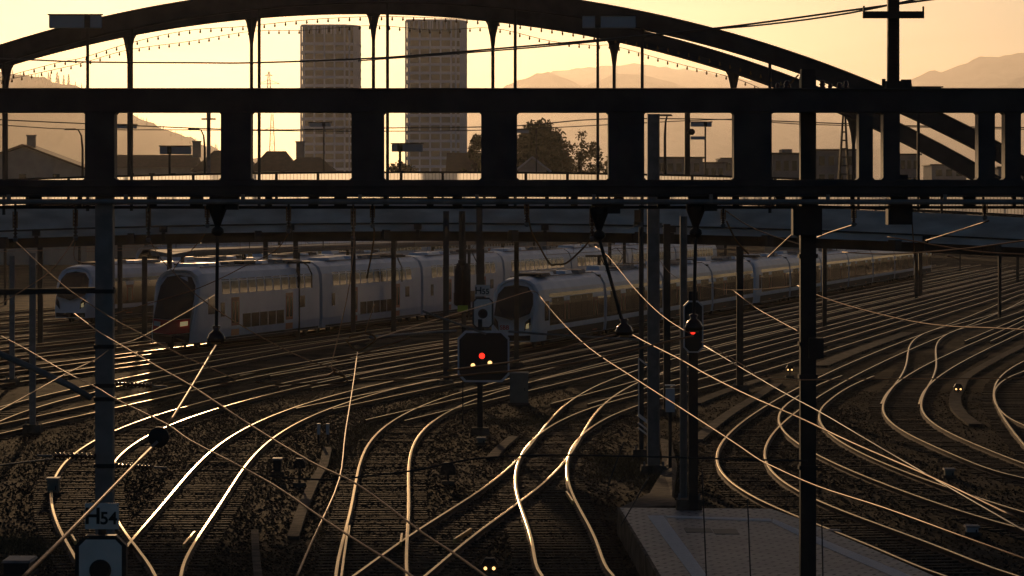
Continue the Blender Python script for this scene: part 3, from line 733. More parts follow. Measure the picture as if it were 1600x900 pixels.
# horizontal insulators clamped on the left post
def hor_ins(p0, p1, label, flip=False):
    a, b = P(*p0,YG-.2), P(*p1,YG-.2); t = thing('post_insulator', label, 'insulator', tuple(a), 'horizontal insulators on the thick grey post')
    mb = MB(); n = 10; pts = []; rr = []
    for i in range(n):
        for f, r in ((0,.025),(.3,.062),(.6,.03)): pts.append(a.lerp(b,(i+f)/n)); rr.append(r)
    mb.tube(pts, rr, 10); ob('shed_stack', mb, M['insul'], t, smooth=True)
    e = b+(b-a)*.35; mb = MB(); mb.tube([b, e], .02, 6); ob('end_rod', mb, M['galv'], t)
hor_ins((180,599),(240,603),'horizontal ribbed insulator on the right side of the thick grey post, upper one')
hor_ins((180,727),(240,730),'horizontal ribbed insulator on the right side of the thick grey post, lower one')
hor_ins((150,713),(82,712),'horizontal ribbed insulator on the left side of the thick grey post')
# steel arm left and slanted tube
mb = MB(); mb.bar(P(-40,457,YG), P(180,453,YG), .12, .1); tag(ob('cross_beam', mb, M['steel_dark']), 'dark horizontal steel bar reaching from the left edge to the thick grey post', 'steel bar')
mb = MB(); mb.tube([P(-30,540,YG-.4), P(0,553,YG-.35), P(55,577,YG-.3), P(110,603,YG-.25), P(143,622,YG-.2)], .055, 8); tag(ob('cantilever_tube', mb, M['galv'], smooth=True), 'slanted grey tube running down from the left edge to the thick grey post', 'tube')

# other masts
hpost('catenary_mast','slim grey mast with bolted foot left of the thick grey post','mast',51,395,None,5000*7.86/(676-330),.21,'galv',H=False)
hpost('catenary_mast','slim grey mast near the left edge on a low concrete block','mast',19,400,None,5000*7.86/(602-330),.22,'galv')
hpost('catenary_mast','dark mast standing on the far bank between the two left trains','mast',226,400,None,195,.3,'steel_dark')
hpost('catenary_mast','square mast rising from the tracks left of the red main signal','mast',697,330,None,5000*7.86/(604-330),.26,'steel')
hpost('catenary_mast','mast directly behind the H55 number plate','mast',749,318,None,5000*7.86/(600-330),.28,'steel')
hpost('catenary_mast','mast standing in front of the windscreen of the central train','mast',807,378,None,5000*7.86/(575-330),.24,'steel')
hpost('catenary_mast','dark mast beside the slim signal, foot hidden among the right tracks','mast',1156,385,None,5000*7.86/(612-330),.29,'steel_dark')
m1 = hpost('catenary_mast','wide open steel mast right of centre with white lit ladder plates','mast',1021,178,None,5000*7.86/(742-330),.36,'galv',H=True,d=.3)
m2 = hpost('catenary_mast','thinner post standing close to the left of the wide open steel mast','mast',1002,320,None,5000*7.86/(716-330),.15,'steel')
hpost('catenary_mast','dark mast behind the wide open steel mast','mast',1042,350,None,5000*7.86/(650-330),.26,'steel_dark')
m3 = hpost('catenary_mast','slim mast with square block foot at the back of the platform','mast',1068,338,None,5000*7.2/(797-330)+1.2,.17,'galv',H=True,d=.2,foot=False)
x, Yp = (1077-800)/60., 5000*7.2/(797-330)
m3b = hpost('signal_mast','dark post carrying the slim signal above the platform corner','mast',1083,455,None,Yp,.22,'steel_dark',foot=False)
mb = MB(); mb.box(((1077-800)*Yp/FOC,Yp+.2,PZ+.12),(.62,.55,.26),taper=.95); ob('base', mb, M['concrete_pale'], m3b)
for sx in (-.24,.24):
    mb = MB(); mb.lathe(((1077-800)*Yp/FOC+sx,Yp,PZ+.25),[(.03,0),(.03,.12),(.01,.15)],6); ob('anchor_bolt', mb, M['galv'], m3b)
# fittings on the wide mast
Ym = m2.location.y
def plate(px0,py0,px1,py1,Y,th,m,par,name,tilt=0):
    a, b = P(px0,py0,Y), P(px1,py1,Y); mb = MB(); mb.box(((a.x+b.x)/2,Y,(a.z+b.z)/2),(abs(b.x-a.x),th,abs(a.z-b.z))); return ob(name, mb, M[m], par)
fr = MB()
for a, b in (((998,560),(1013,572)),((1013,572),(1013,655)),((998,560),(998,650)),((998,648),(1013,660))):
    fr.bar(P(*a,Ym-.15),P(*b,Ym-.15),.035,.05)
ob('ladder_frame', fr, M['signwhite'], m2)
for k, yy in enumerate((652,664,672)):
    mb = MB(); mb.bar(P(997,yy-4,Ym-.17),P(1015,yy+10,Ym-.17),.03,.1 if k == 0 else .05); ob('sign_plate', mb, M['signwhite'], m2)
for px, py, w, h in ((996,340,10,24),(997,351,14,8),(1030,352,8,8)):
    plate(px-w/2,py-h/2,px+w/2,py+h/2,Ym-.15,.12,'insul' if w == 10 else 'galv',m2,'fitting')
# distant masts seen under the bridge at the right and above the trains
for px, y0, yf, w in ((1376,392,440,.3),(1438,395,462,.35),(1562,392,500,.22),(1424,395,430,.2),(1500,395,425,.2),(1372,395,430,.3),(1590,392,440,.3),(1388,392,436,.25)):
    hpost('catenary_mast','far thin mast among the tracks below the right half of the bridge','mast',px,y0-14,None,5000*7.86/(yf-330),w,'steel_dark',group='far masts below the right half of the bridge',foot=False)
for px in (63,265,415,462,552,615):
    Yd = 205; hpost('catenary_mast','thin dark mast behind the trains below the left half of the bridge','mast',px,340,None,Yd if px > 70 else 190,.3,'steel_dark',group='thin masts behind the trains at left',foot=False)

# ------------------------------------------------------------------ wires
def wire(pts, Ya=None, Yb=None, label='', r=.0088, m='copper', z=5.3, name='overhead_wire', grp=None, Ys=None):
    w = []
    n = len(pts); Ls = [0]
    for a, b in zip(pts, pts[1:]): Ls.append(Ls[-1]+math.hypot(b[0]-a[0], b[1]-a[1]))
    def yz(p): return min(112, FOC*(HC-z)/max(1,(p[1]-HY)))
    ya = Ya if Ya is not None else yz(pts[0]); yb = Yb if Yb is not None else yz(pts[-1])
    for p, l in zip(pts, Ls):
        t = l/Ls[-1]
        # a straight run in space is linear in 1/distance along the picture
        Y = 1/((1-t)/ya+t/yb); w.append(P(p[0],p[1],Y))
    path = []
    for i in range(n-1):
        p0 = w[max(i-1,0)]; p1 = w[i]; p2 = w[i+1]; p3 = w[min(i+2,n-1)]
        for j in range(4):
            t = j/4; path.append(.5*((2*p1)+(p2-p0)*t+(2*p0-5*p1+4*p2-p3)*t*t+(-p0+3*p1-3*p2+p3)*t**3))
    path.append(w[-1]); mb = MB(); mb.tube(path, r, 5)
    o = ob(name, mb, M[m], smooth=True); tag(o, label, 'wire'); return o
W = wire
W([(24,377),(75,425),(112,456),(151,482),(180,500),(221,522),(277,552),(325,573),(368,593)],55,46,'taut wire falling from the leftmost hanging insulator to the right, past the thick grey post')
W([(116,490),(151,516),(180,534),(245,572),(301,604),(388,662),(483,720),(560,758),(657,830),(710,865),(775,912)],54,None,'long bright diagonal wire from the left train down to the bottom centre')
W([(2,525),(45,548),(105,583),(150,605),(180,623),(259,662),(297,688),(378,730),(436,763),(507,812),(572,854),(607,875),(665,915)],None,None,'long diagonal wire from the left edge to the bottom, under its brighter neighbour')
W([(234,376),(252,405),(270,424),(300,455),(340,485),(400,522),(475,560),(520,575),(538,585)],55,47,'wire falling across the double deck train, ending left of the main signal')
W([(1083,525),(1050,532),(1017,540),(937,559),(875,571),(800,580),(750,584),(675,591),(575,594),(548,588)],55.2,47,'lower of two nearly level golden wires, ending at the slim signal', .016)
W([(973,520),(912,535),(860,550),(800,565),(765,570),(700,579)],55.2,49,'upper of two nearly level golden wires, ending at the slanting hanger', .016)
W([(822,317),(830,360),(843,385),(859,412),(870,413),(885,411),(907,392),(925,372)],55,55,'slack jumper loop hanging above the central train', .016)
W([(843,462),(874,499),(920,543),(990,590),(1060,635),(1142,688),(1183,716),(1208,729),(1278,760),(1380,793),(1490,833),(1568,861),(1640,887)],None,None,'long diagonal wire from the central train across to the right edge bottom')
W([(843,462),(829,455),(771,473),(724,487),(660,506),(615,520),(585,530)],None,None,'thin wire rising from the diamond shaped frame to the central train', .011)
W([(552,315),(553,350),(553,385),(545,450),(530,520),(518,570),(522,580)],55,47,'steep wire dropping from the left one of the close pair of insulators')
W([(582,350),(585,365),(580,400),(573,435)],55,55,'short curved pigtail below the right one of the close pair of insulators', .016)
W([(585,475),(570,521)],55,54,'short steep wire above the diamond shaped frame')
W([(541,532),(559,548),(587,530),(572,521),(545,527)],54,54,'small diamond wire frame hanging left of the main signal', .016)
W([(559,548),(552,600),(540,675),(530,750),(487,847),(462,905)],None,None,'steep wire running from the diamond shaped frame down to the bottom edge')
W([(337,540),(300,603),(262,665)],None,None,'bright steep wire from the bell ended hanger to the dark round weight', .017)
W([(236,700),(107,832),(30,908)],None,None,'bright wire from the dark round weight to the bottom left corner', .015)
W([(-30,655),(0,641),(60,608),(105,583),(152,560),(180,540),(224,525),(311,476),(340,458)],None,None,'wire rising from the left edge to the cab of the double deck train')
W([(-20,487),(0,475),(46,447),(77,425),(100,398),(115,376)],50,55,'wire from the left edge rising to the insulator left of the grey post')
W([(180,490),(240,472),(300,454),(345,435),(382,416),(430,392),(452,362)],60,55,'wire crossing the front of the double deck train towards the second gantry opening')
W([(118,374),(117,405),(145,414),(160,420)],55,58,'short hooked wire over the roof of the left train')
W([(270,424),(277,412),(300,390),(320,366)],56,55,'short wire rising to the cone hanger in front of the double deck train')
W([(400,596),(430,600),(540,597),(522,582),(540,588)],48,47,'low junction wire left of the main signal above the rails', .012)
W([(255,601),(310,600),(360,598),(372,590),(400,583),(470,572),(540,560),(640,528)],52,56,'nearly level wire leaving the upper ribbed insulator to the right', .012)
W([(490,590),(512,587),(523,580)],48,47,'tiny wire end at the junction left of the main signal', .014)
W([(1135,345),(1150,375),(1170,397)],55,55,'short curved wire hanging over the blue cab end below the bridge', .015)
W([(1022,392),(1034,411),(1050,429),(1078,443),(1110,449),(1145,453),(1200,451),(1243,446)],None,90,'sagging wire between the wide open mast and the thick right post')
W([(1246,446),(1285,464),(1345,483),(1425,502),(1488,510),(1540,512),(1620,516)],90,None,'sagging wire from the thick right post to the right edge', .016)
W([(930,385),(950,400),(991,450),(1032,491),(1077,521)],110,62,'wire curving down from the slanting hanger to the slim signal')
W([(1145,453),(1180,480),(1215,500),(1252,520)],85,66,'short wire falling to the left side of the thick right post')
W([(1096,534),(1130,552),(1162,571),(1208,592),(1400,592),(1630,591)],None,46,'wire from the slim signal turning level and running to the right edge')
W([(1100,540),(1208,604),(1280,643),(1365,693),(1456,746),(1515,780),(1640,852)],None,None,'faint dark diagonal wire in the lower right', m='cable')
W([(983,520),(1010,535),(1060,560),(1106,586),(1170,618),(1250,653),(1330,691),(1456,746),(1600,815)],None,None,'diagonal wire from the slanting hanger fading into the lower right', .011)
W([(1316,394),(1380,397),(1430,395),(1520,387),(1640,370)],95,80,'slack wire below the bridge rising to the right edge', .02)
W([(1387,370),(1430,377),(1480,386),(1540,394),(1640,399)],95,85,'slack wire below the bridge falling to the right edge', .02)
W([(1277,371),(1300,362),(1338,350)],60,55,'short bright wire right of the thick post below the gantry', .015)
W([(1447,376),(1495,361),(1545,345)],62,55,'bright wire end below the right end of the gantry', .015)
W([(1424,325),(1426,360),(1430,410),(1437,430)],95,100,'vertical wire hanging down at the far right of the bridge', .02)
W([(1200,402),(1225,378),(1251,354)],62,56,'short wire rising to the thick right post below the gantry', .014)
W([(1135,330),(1165,350),(1200,366),(1250,382)],56,64,'wire falling from the gantry to the thick right post', .012)
W([(1500,405),(1480,400)],120,120,'tiny wire end under the right end of the bridge', .02)
# feeders above
def Y2(px): return 1/((1-(px/1480))/95+(px/1480)/62)
W([(-30,90),(60,94),(140,97),(300,98),(400,98),(600,90),(800,74),(950,61),(1110,45),(1200,34),(1330,16),(1480,-4)],95,62,'long sagging feeder cable across the sky under the arch', .022, 'cable')
W([(560,95),(800,77),(950,63),(1100,47),(1200,38),(1330,12+8),(1480,-12)],93,62,'second feeder cable just beside the long sagging one', .02, 'cable')
W([(-30,184),(0,187),(180,195),(400,203),(600,200),(800,197),(940,186),(1144,187),(1400,196),(1640,200)],170,170,'distant dark wire strung through the upper part of the gantry openings', .03, 'cable')
W([(-30,193),(0,195),(115,202),(300,203),(560,205),(800,202),(1144,186),(1250,194),(1640,203)],176,176,'second distant dark wire through the gantry openings', .025, 'cable')
W([(-30,730),(0,727),(40,722),(82,717)],50,54,'dark cable from the left edge to the left ribbed insulator', .018, 'cable')
W([(400,741),(450,747),(520,749),(600,741),(660,733),(700,724),(760,715),(860,711),(1000,713),(1100,716),(1210,719),(1262,720)],58,YG,'dark level cable sagging across the lower middle of the picture', .016, 'cable')
W([(660,486),(760,522)],55,55,'thin pale rod to the top of the red main signal from the left', .02, 'galv')
for a, b, lab in (((1097,735),(1104,912),'thin vertical line hanging in front of the platform, left one'),((1168,780),(1173,912),'thin vertical line hanging in front of the platform, middle one'),((1284,812),(1286,912),'thin vertical line right of the thick right post')):
    W([a,b],40,40,lab,.009,'cable')
W([(975,690),(950,760),(955,765)],60,60,'short dark rod slanting beside the platform mast', .012, 'cable')
W([(1014,745),(970,822)],62,62,'thin dark stay crossing the platform edge', .014, 'cable')
# bar behind the main signal
W([(578,527),(640,522),(712,517)],90,96,'pale level tube left of the red main signal', .045, 'galv')
W([(795,518),(880,524),(1000,531)],96,100,'pale level tube right of the red main signal', .035, 'galv')
# balance weight
t = thing('balance_weight','dark round weight hanging right of the thick grey post','weight',tuple(P(248,683,34.5)))
c = P(248,683,34.5); mb = MB(); mb.lathe(tuple(c-Vector((0,.05,0))),[(.05,0),(.112,.02),(.112,.09),(.05,.11)],20,'y'); ob('disc', mb, M['steel_dark'], t)
mb = MB(); mb.bar(P(232,702,34.4),P(246,690,34.4),.03,.03); ob('clamp', mb, M['galv'], t)
# black string insulator lumps in wires
for px, py, Y in ((344,634,40),(362,642,38),):
    c = P(px,py,Y); mb = MB(); mb.lathe(tuple(c),[(.02,-.04),(.03,0),(.02,.04)],8,'x'); tag(ob('wire_clamp', mb, M['copper']), 'tiny bright clamp on the long diagonal wire, %s one' % ('upper' if px == 344 else 'lower'), 'clamp', 'bright clamps on the diagonal wire')

# ------------------------------------------------------------------ signals
def text(body, c, size, m, par, name='lettering', Y=0, align='CENTER'):
    cu = bpy.data.curves.new(name, 'FONT'); cu.body = body; cu.size = size; cu.align_x = align; cu.align_y = 'CENTER'; cu.extrude = .003; cu.offset = size*.022
    cu.materials.append(M[m]); o = bpy.data.objects.new(name, cu); COL.objects.link(o)
    me = bpy.data.meshes.new_from_object(o); bpy.data.objects.remove(o); o = bpy.data.objects.new(name, me); COL.objects.link(o)
    if not me.materials: me.materials.append(M[m])
    o.location = Vector(c)-rootloc(par); o.rotation_euler = (R(90),0,0); o.parent = par; return o
def octa(x, z, w, h, c):
    return [(x-w/2+c,z-h/2),(x+w/2-c,z-h/2),(x+w/2,z-h/2+c),(x+w/2,z+h/2-c),(x+w/2-c,z+h/2),(x-w/2+c,z+h/2),(x-w/2,z+h/2-c),(x-w/2,z-h/2+c)]
def round_signal(px, plate_px, body_px, Y, num, label, zfoot, disc_r):
    s = FOC/Y; t = thing('round_signal', label, 'signal', (P(px,0,Y).x,Y,zfoot))
    a, b = P(plate_px[0],plate_px[1],Y), P(plate_px[2],plate_px[3],Y); cx, cz = (a.x+b.x)/2, (a.z+b.z)/2; w, h = b.x-a.x, a.z-b.z
    mb = MB(); mb.box((cx,Y-.1,cz),(w,.012,h)); bevel(ob('number_plate', mb, M['signwhite'], t), .004)
    text(num[0], (cx-w*.27,Y-.112,cz-h*.02), h*.86, 'black', t); text(num[1:], (cx+w*.2,Y-.112,cz-h*.1), h*.66, 'black', t)
    a, b = P(body_px[0],body_px[1],Y), P(body_px[2],body_px[3],Y); cx, cz = (a.x+b.x)/2, (a.z+b.z)/2; w, h = b.x-a.x, a.z-b.z
    mb = MB(); mb.prism(octa(cx,cz,w*1.0,h,w*.2), Y-.08, Y+.12, 'y'); ob('housing', mb, M['black'], t)
    mb = MB(); mb.prism(octa(cx,cz,w*.83,h*.9,w*.13), Y-.095, Y-.081, 'y'); ob('face', mb, M['signwhite'], t)
    mb = MB(); mb.lathe((cx,Y-.096,cz-h*.02 if num=='H55' else P(0,890,Y).z),[(disc_r,0),(disc_r,-.03),(disc_r*.8,-.035),(disc_r*.75,-.02)],24,'y'); ob('lamp_hole', mb, M['black'], t)
    zt = cz+h/2; mb = MB(); mb.box((P(px,0,Y).x,Y+.17,(zfoot+P(0,plate_px[1]+4,Y).z)/2),(.12,.1,P(0,plate_px[1]+4,Y).z-zfoot)); ob('post', mb, M['steel_dark'], t)
    for sx in (-1,1):
        mb = MB(); mb.lathe((P(px,0,Y).x+sx*w*.34,Y-.1,P(0,plate_px[1],Y).z-.04),[(.008,0),(.008,-.02)],6,'y'); ob('bolt', mb, M['black'], t)
round_signal(158,(134,785,187,826),(118,836,198,960),50,'H54','pale octagonal signal face with black hole under the H54 plate, bottom left',GZ,.17)
round_signal(754,(742,445,766,463),(738,465,771,513),113,'H55','small pale octagonal signal under the H55 plate in front of the central train',P(0,520,113).z,.17)
# red main signal
Y = 112.5; t = thing('main_signal','large black signal board with grey rim and cut corners, one red and two amber lamps','signal',(P(754,0,Y).x,Y,GZ))
a, b = P(715,517,Y), P(796,597,Y); cx, cz, w, h = (a.x+b.x)/2,(a.z+b.z)/2,b.x-a.x,a.z-b.z
mb = MB(); mb.prism(octa(cx,cz,w,h,w*.14), Y-.02, Y+.18, 'y'); ob('rim', mb, M['signedge'], t)
mb = MB(); mb.prism(octa(cx,cz,w*.93,h*.92,w*.13), Y-.05, Y-.0205, 'y'); ob('board', mb, M['black'], t)
for px, py, m_, r in ((753,556,'lampred',.1),(739,571,'lampamber',.075),(765.5,567,'lampamber',.075)):
    c = P(px,py,Y); mb = MB(); mb.lathe((c.x,Y-.06,c.z),[(r,.012),(r,-.005),(r*.5,-.02)],14,'y'); ob('lamp', mb, M[m_], t)
    mb = MB(); ring = MB(); n = 12
    for k in range(n//2+1):
        t0 = pi*k/(n//2); mb.v += [(c.x+cos(t0)*r*1.2,Y-.05,c.z+sin(t0)*r*1.2),(c.x+cos(t0)*r*1.2,Y-.28,c.z+sin(t0)*r*1.2)]
    for k in range(n//2): mb.f.append((2*k,2*k+2,2*k+3,2*k+1)); mb.m.append(0)
    ob('hood', mb, M['black'], t)
mb = MB(); mb.box((P(750,0,Y).x,Y+.1,(P(0,597,Y).z+GZ)/2),(.19,.16,P(0,597,Y).z-GZ)); mb.box((P(750,0,Y).x,Y+.25,(P(0,517,Y).z+P(0,597,Y).z)/2),(.15,.1,2.6)); ob('post', mb, M['steel_dark'], t)
mb = MB(); mb.box((P(750,0,Y).x,Y+.1,GZ+.12),(.7,.7,.26),taper=.85); ob('base', mb, M['concrete_pale'], t)
# slim signal
Y = Yp-.3; t = thing('slim_signal','narrow upright signal with grey outline and red lamp right of the wide mast','signal',(P(1084,0,Y).x,Y,GZ))
a, b = P(1068,470,Y), P(1099,551,Y); cx, cz, w, h = (a.x+b.x)/2,(a.z+b.z)/2,b.x-a.x,a.z-b.z
mb = MB(); mb.prism(octa(cx,cz,w,h,w*.25), Y, Y+.12, 'y'); ob('rim', mb, M['signedge'], t)
mb = MB(); mb.prism(octa(cx,cz,w*.86,h*.945,w*.22), Y-.03, Y-.0005, 'y'); ob('board', mb, M['black'], t)
for px, py, m_, r in ((1082.5,518.5,'lampred',.06),(1079,498,'bulbsock',.05),(1090,504,'bulbsock',.05),(1077,507,'bulbsock',.05)):
    c = P(px,py,Y); mb = MB(); mb.lathe((c.x,Y-.035,c.z),[(r,.012),(r,-.01),(r*.5,-.02)],12,'y'); ob('lamp', mb, M[m_], t)
# blue box beside
a = P(1047,625,95); t = thing('cabinet','small blue grey cabinet between the masts right of centre','cabinet',(a.x,95,GZ)); mb = MB(); mb.box((a.x,95,P(0,625,95).z),(.26,.3,.7)); mb.box((a.x,95,P(0,602,95).z),(.3,.36,.03)); ob('case', mb, M['panel'], t)
mb = MB(); mb.box((a.x,95,(GZ+P(0,642,95).z)/2),(.1,.1,P(0,642,95).z-GZ)); ob('stand', mb, M['steel_dark'], t)
# relay cabinet
def cabinet(px, yt, yb, w, label, m='box', d=.5):
    Y = 5000*7.86/(yb-330); zt = P(px,yt,Y).z; x = P(px,0,Y).x
    t = thing('cabinet', label, 'cabinet', (x,Y,GZ)); W_ = w*Y/FOC
    mb = MB(); mb.box((x,Y+d/2,(zt+GZ)/2),(W_,d,zt-GZ)); bevel(ob('case', mb, M[m], t), .015)
    mb = MB(); mb.box((x,Y+d/2,zt+.03),(W_+.08,d+.1,.05),taper=.92); ob('lid', mb, M['galv'], t)
    mb = MB(); mb.box((x-W_*.02,Y-.004,(zt+GZ)/2+.05),(W_*.86,.006,(zt-GZ)*.8)); ob('door', mb, M[m], t)
    mb = MB(); mb.box((x+W_*.3,Y-.02,(zt+GZ)/2),(.03,.03,.12)); ob('handle', mb, M['black'], t)
    mb = MB(); mb.box((x,Y+d/2,GZ+.04),(W_+.12,d+.12,.12)); ob('plinth', mb, M['concrete_pale'], t)
cabinet(811,584,633,29,'grey green relay cabinet right of the red main signal')
cabinet(82,750,775,17,'small squat box on the ground at the left edge', d=.4)
cabinet(25,880,905,40,'low dark box in the bottom left corner', 'black', 1.0)
cabinet(752,686,696,12,'tiny low box on the gravel below the red main signal', d=.3)
cabinet(1484,735,748,14,'small box between the dark tracks at right','box',.3)
cabinet(1520,825,838,18,'small pale box in the dark lower right','panel',.3)
cabinet(433,719,742,12,'small dark box left of the steep wire','black',.3)
cabinet(1302,832,840,20,'flat plate box near the bow shaped track','panel',.3)
# dwarf signals
def dwarf(px, yb, w, h, label, lit=None):
    Y = 5000*7.86/(yb-330); x = P(px,0,Y).x; s = Y/FOC
    t = thing('dwarf_signal', label, 'dwarf signal', (x,Y,GZ))
    mb = MB(); mb.box((x,Y,GZ+h*s*.3),(.07,.07,h*s*.62)); ob('post', mb, M['steel_dark'], t)
    z = GZ+h*s*.72; mb = MB(); r = w*s/2; mb.prism([(x-r,z-r*.8),(x+r,z-r*.8),(x+r,z+r*.1),(x+r*.55,z+r*.85),(x-r*.55,z+r*.85),(x-r,z+r*.1)], Y-.08, Y+.1, 'y'); ob('housing', mb, M['black'], t)
    for k, (ox, oz) in enumerate(((-.5,-.35),(.5,-.35),(0,.4))):
        mm_ = 'lampamber' if lit and k < 2 else 'bulbsock'
        mb = MB(); mb.lathe((x+ox*r,Y-.09,z+oz*r),[(r*.2,.01),(r*.2,-.01),(r*.1,-.02)],10,'y'); ob('lamp', mb, M[mm_], t)
    mb = MB(); mb.box((x,Y,GZ+.05),(.35,.3,.12)); ob('base', mb, M['concrete_pale'], t)
dwarf(700,757,24,34,'unlit black dwarf signal between the centre tracks')
dwarf(765,903,26,28,'dwarf signal with two amber lights at the bottom edge', True)
dwarf(1234,590,12,20,'dwarf signal with two amber lights beside the thick right post', True)
dwarf(1497,617,14,16,'dwarf signal with two amber lights in the dark at right', True)
dwarf(468,760,18,50,'black dwarf signal on a tall stem left of the steep wire')
for k, px in enumerate((498,512)):
    Y = 5000*7.86/(692-330); x = P(px,0,Y).x; t = thing('marker_post', 'short thick post left of the centre tracks, %s of a pair' % ('left' if k == 0 else 'right'), 'post', (x,Y,GZ), 'pair of short posts')
    mb = MB(); mb.box((x,Y,GZ+.15),(.06,.06,.4)); ob('stem', mb, M['steel_dark'], t); mb = MB(); mb.box((x,Y,GZ+.46),(.1,.14,.34)); mb.box((x,Y,GZ+.64),(.12,.16,.03)); ob('head', mb, M['panel'], t)
# point heating bars / lit edge plates near turnouts: short bright checkrails
def check(px0,py0,px1,py1,label):
    a, b = G(px0,py0,-.02), G(px1,py1,-.02); mb = MB(); mb.bar(a,b,.05,.1); o = ob('check_rail', mb, [M['railtop']]); tag(o, label, 'check rail', 'check rails')
for q in ((287,853,304,833,'short check rail beside the brightest track at the bottom'),(112,838,118,848,'short check rail left of the H54 signal'),(710,845,736,828,'short check rail below the pale planked crossing'),
          (533,905,544,825,'check rail inside the left rail of the centre track'),(544,838,546,824,'stub rail beside the centre track'),(626,850,628,836,'stub check rail right of the centre track'),
          (885,770,895,785,'plate beside the right rail of the track left of the platform'),(1022,460,1023,461,'tiny plate on the far rails')):
    check(*q)
# switch machines and rods
for px, py, lab in ((1060-0,700,''),):
    pass
# sleepers' long timbers lit at turnouts: pale boards between rails
# ------------------------------------------------------------------ trains
KISS = [(1.36,.38),(1.40,1.0),(1.40,3.1),(1.35,3.75),(1.16,4.2),(.75,4.48),(.3,4.55)]
FLIRT = [(1.34,.38),(1.41,1.0),(1.41,2.6),(1.33,3.25),(1.10,3.65),(.7,3.9),(.3,3.98)]
def full(h): return h+[(-x,z) for x, z in reversed(h)]
def skin(mb, secs, mi_of, cap=True):
    n = len(secs[0]); base = len(mb.v)
    for s in secs: mb.v += s
    for i in range(len(secs)-1):
        for j in range(n):
            j2 = (j+1) % n; mb.f.append((base+i*n+j,base+i*n+j2,base+(i+1)*n+j2,base+(i+1)*n+j)); mb.m.append(mi_of(secs[0], j, j2))
    if cap: mb.f.append(tuple(base+j for j in range(n))[::-1]); mb.m.append(0); e = base+(len(secs)-1)*n; mb.f.append(tuple(e+j for j in range(n))); mb.m.append(0)
def xside(prof, z):
    for (x0,z0),(x1,z1) in zip(prof, prof[1:]):
        if z0 <= z <= z1: return x0+(x1-x0)*(z-z0)/(z1-z0)
    return prof[0][0]
def side_panel(prof, y0, y1, z0, z1, proud=.012, sgn=1, ns=3):
    mb = MB(); zs = [z0+(z1-z0)*i/ns for i in range(ns+1)]
    for y in (y0, y1):
        for z in zs: mb.v.append((sgn*(xside(prof,z)+proud), y, z))
        for z in zs: mb.v.append((sgn*(xside(prof,z)-.03), y, z))
    n = 2*(ns+1)
    for i in range(ns):
        mb.f.append((i,i+1,n+i+1,n+i)); mb.m.append(0)
    mb.f.append((0,n,n+ns+1,ns+1)); mb.f.append((ns,2*ns+1,n+2*ns+1,n+ns)); mb.f.append(tuple(range(ns+1))+tuple(range(2*ns+1,ns,-1))); mb.f.append(tuple(n+i for i in range(ns+1))+tuple(n+i for i in range(2*ns+1,ns,-1))); mb.m += [0]*4
    return mb
PROTO = {}
